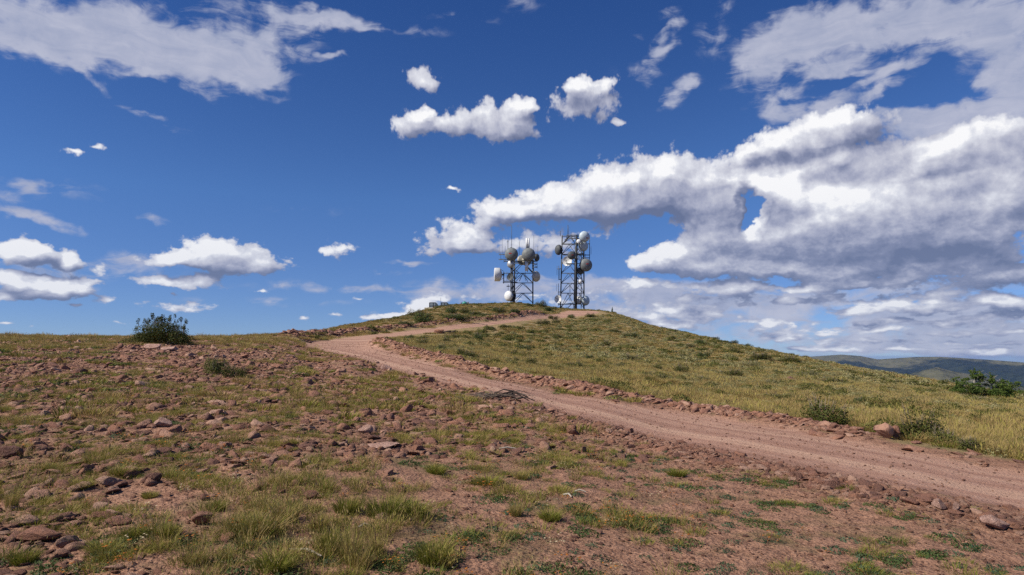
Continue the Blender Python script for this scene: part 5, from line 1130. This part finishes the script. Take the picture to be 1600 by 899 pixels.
# ---- two cages and the tank left of the towers
PANEL = flat_mat('blue_grey_panel', (.30, .36, .39), .45, .2); TEAL = flat_mat('teal_tank_paint', (.07, .30, .26), .4, 0, (.05, .24, .21), 3); CREAM = flat_mat('cream_slab', (.62, .54, .36), .9)
def cage(px0, px1, pyt, pyb, Y, label, dark):
    cx = (px0 + px1) / 2; a = wp(px0, pyb, Y); b_ = wp(px1, pyb, Y); top = wp(cx, pyt, Y); w = b_.x - a.x
    gz = min(float(ground_h(a.x, Y)), float(ground_h(b_.x, Y)), a.z); e = link(bpy.data.objects.new('equipment_cage', None)); e.location = ((a.x + b_.x) / 2, Y, gz); setp(e, label, 'equipment cage')
    h = top.z - gz; z0 = a.z - gz + .15; d = 1.6; xr = w * .28
    for x in (-w / 2, -.04 * w, xr):
        for yy in (-d / 2, d / 2): bar(e, 'post', (x, yy, -.2), (x, yy, h * .99), .09, STEEL_D)
    for z in (z0, z0 + (h - z0) * .5, h):
        for yy in (-d / 2, d / 2): bar(e, 'rail', (-w / 2, yy, z), (xr, yy, z), .08, STEEL_D)
    for x0, x1 in ((-w / 2 + .06, -.04 * w - .06), (-.04 * w + .06, xr - .06)):
        for z1, z2 in ((z0 + .05, z0 + (h - z0) * .5 - .05), (z0 + (h - z0) * .5 + .05, h - .06)):
            o = link(bpy.data.objects.new('panel', box_mesh('panel', x1 - x0, .04, z2 - z1, PANEL, .01)), e); o.location = ((x0 + x1) / 2, -d / 2, z1)
    # rounded right-hand end
    V, Fc = [], []; n = 8
    for yy in (-d / 2 - .05, d / 2):
        for k in range(n + 1): t = k / n * math.pi / 2; V.append((xr + math.sin(t) * (w / 2 - xr), yy, z0 + (h - z0) * (.45 + .55 * math.cos(t))))
        V.append((w / 2, yy, z0 - .1)); V.append((xr, yy, z0 - .1))
    m_ = n + 3; bmq = bmesh.new(); vq = [bmq.verts.new(v) for v in V]
    bmq.faces.new(vq[:m_]); bmq.faces.new(vq[m_:][::-1])
    for k in range(m_): bmq.faces.new((vq[k], vq[m_ + k], vq[m_ + (k + 1) % m_], vq[(k + 1) % m_]))
    bmesh.ops.recalc_face_normals(bmq, faces=bmq.faces[:]); me = bpy.data.meshes.new('rounded_hood'); bmq.to_mesh(me); bmq.free(); me.materials.append(dark); link(bpy.data.objects.new('rounded_hood', me), e)
    return e
HOOD = flat_mat('weathered_hood', (.11, .15, .16), .5, .2)
cage(671.5, 684, 473.5, 485, 150, 'left steel cage with blue-grey panels and rounded hood behind the crest', HOOD)
c2_ = cage(689.5, 701.5, 473.5, 483, 152, 'right steel cage with blue-grey panels and a thin aerial behind the crest', HOOD)
bar(c2_, 'aerial', (-1.0, 0, 1.2), (-1.0, 0, 2.55), .04, STEEL_D)
p = wp(670, 484.5, 146); o = link(bpy.data.objects.new('concrete_slab', box_mesh('concrete_slab', 1.8, .8, .30, CREAM, .03))); o.location = (p.x, 146, float(ground_h(p.x, 146)) + .1); setp(o, 'cream slab lying in front of the left steel cage', 'slab')
p = wp(726, 478, 168); gz = float(ground_h(p.x, 168)); e = link(bpy.data.objects.new('storage_tank', None)); e.location = (p.x, 168, gz); setp(e, 'small teal domed tank between grey posts on the crest', 'tank')
r_ = .62; ht = wp(726, 471.2, 168).z - gz; V, Fc = revolve([(-.2, .001), (-.2, r_ * .92), (ht * .45, r_)] + [(ht * .45 + (ht * .5) * math.sin(t), r_ * math.cos(t)) for t in np.linspace(.2, 1.5, 7)], (0, .001, 1), 20)
link(bpy.data.objects.new('tank_body', mesh_np('tank_body', V, Fc, True, [TEAL])), e)
V, Fc = revolve([(0, .16), (.1, .16), (.1, .001)], (0, .001, 1), 12); o = link(bpy.data.objects.new('hatch', mesh_np('hatch', V, Fc, False, [STEEL_D])), e); o.location = (0, 0, ht * .93)
for x, h_ in ((-.85, .8), (-.65, .9), (-.1, .45), (.75, .95), (.98, 1.0)): bar(e, 'post', (x, -.7, -.2), (x, -.7, h_ * ht * .8), .10 if x < .5 else .16, STEEL)
# ------------------------------------------------------------------ the air between here and the far range
hm = bpy.data.materials.new('haze_air'); hm.use_nodes = True; H = NT(hm.node_tree); H.n.clear()
vol = H.new('ShaderNodeVolumePrincipled'); vol.inputs['Color'].default_value = (.30, .52, 1.0, 1); vol.inputs['Density'].default_value = 2.6e-5; vol.inputs['Anisotropy'].default_value = .2
ho = H.new('ShaderNodeOutputMaterial'); H.l.new(vol.outputs[0], ho.inputs['Volume'])
bm = bmesh.new(); bmesh.ops.create_cube(bm, size=1); bmesh.ops.scale(bm, vec=(62000, 62000, 620), verts=bm.verts); me = bpy.data.meshes.new('haze'); bm.to_mesh(me); bm.free(); me.materials.append(hm)
hz_o = link(bpy.data.objects.new('haze', me)); hz_o.location = (0, 0, 100 - 310 - 30); hz_o['kind'] = 'stuff'
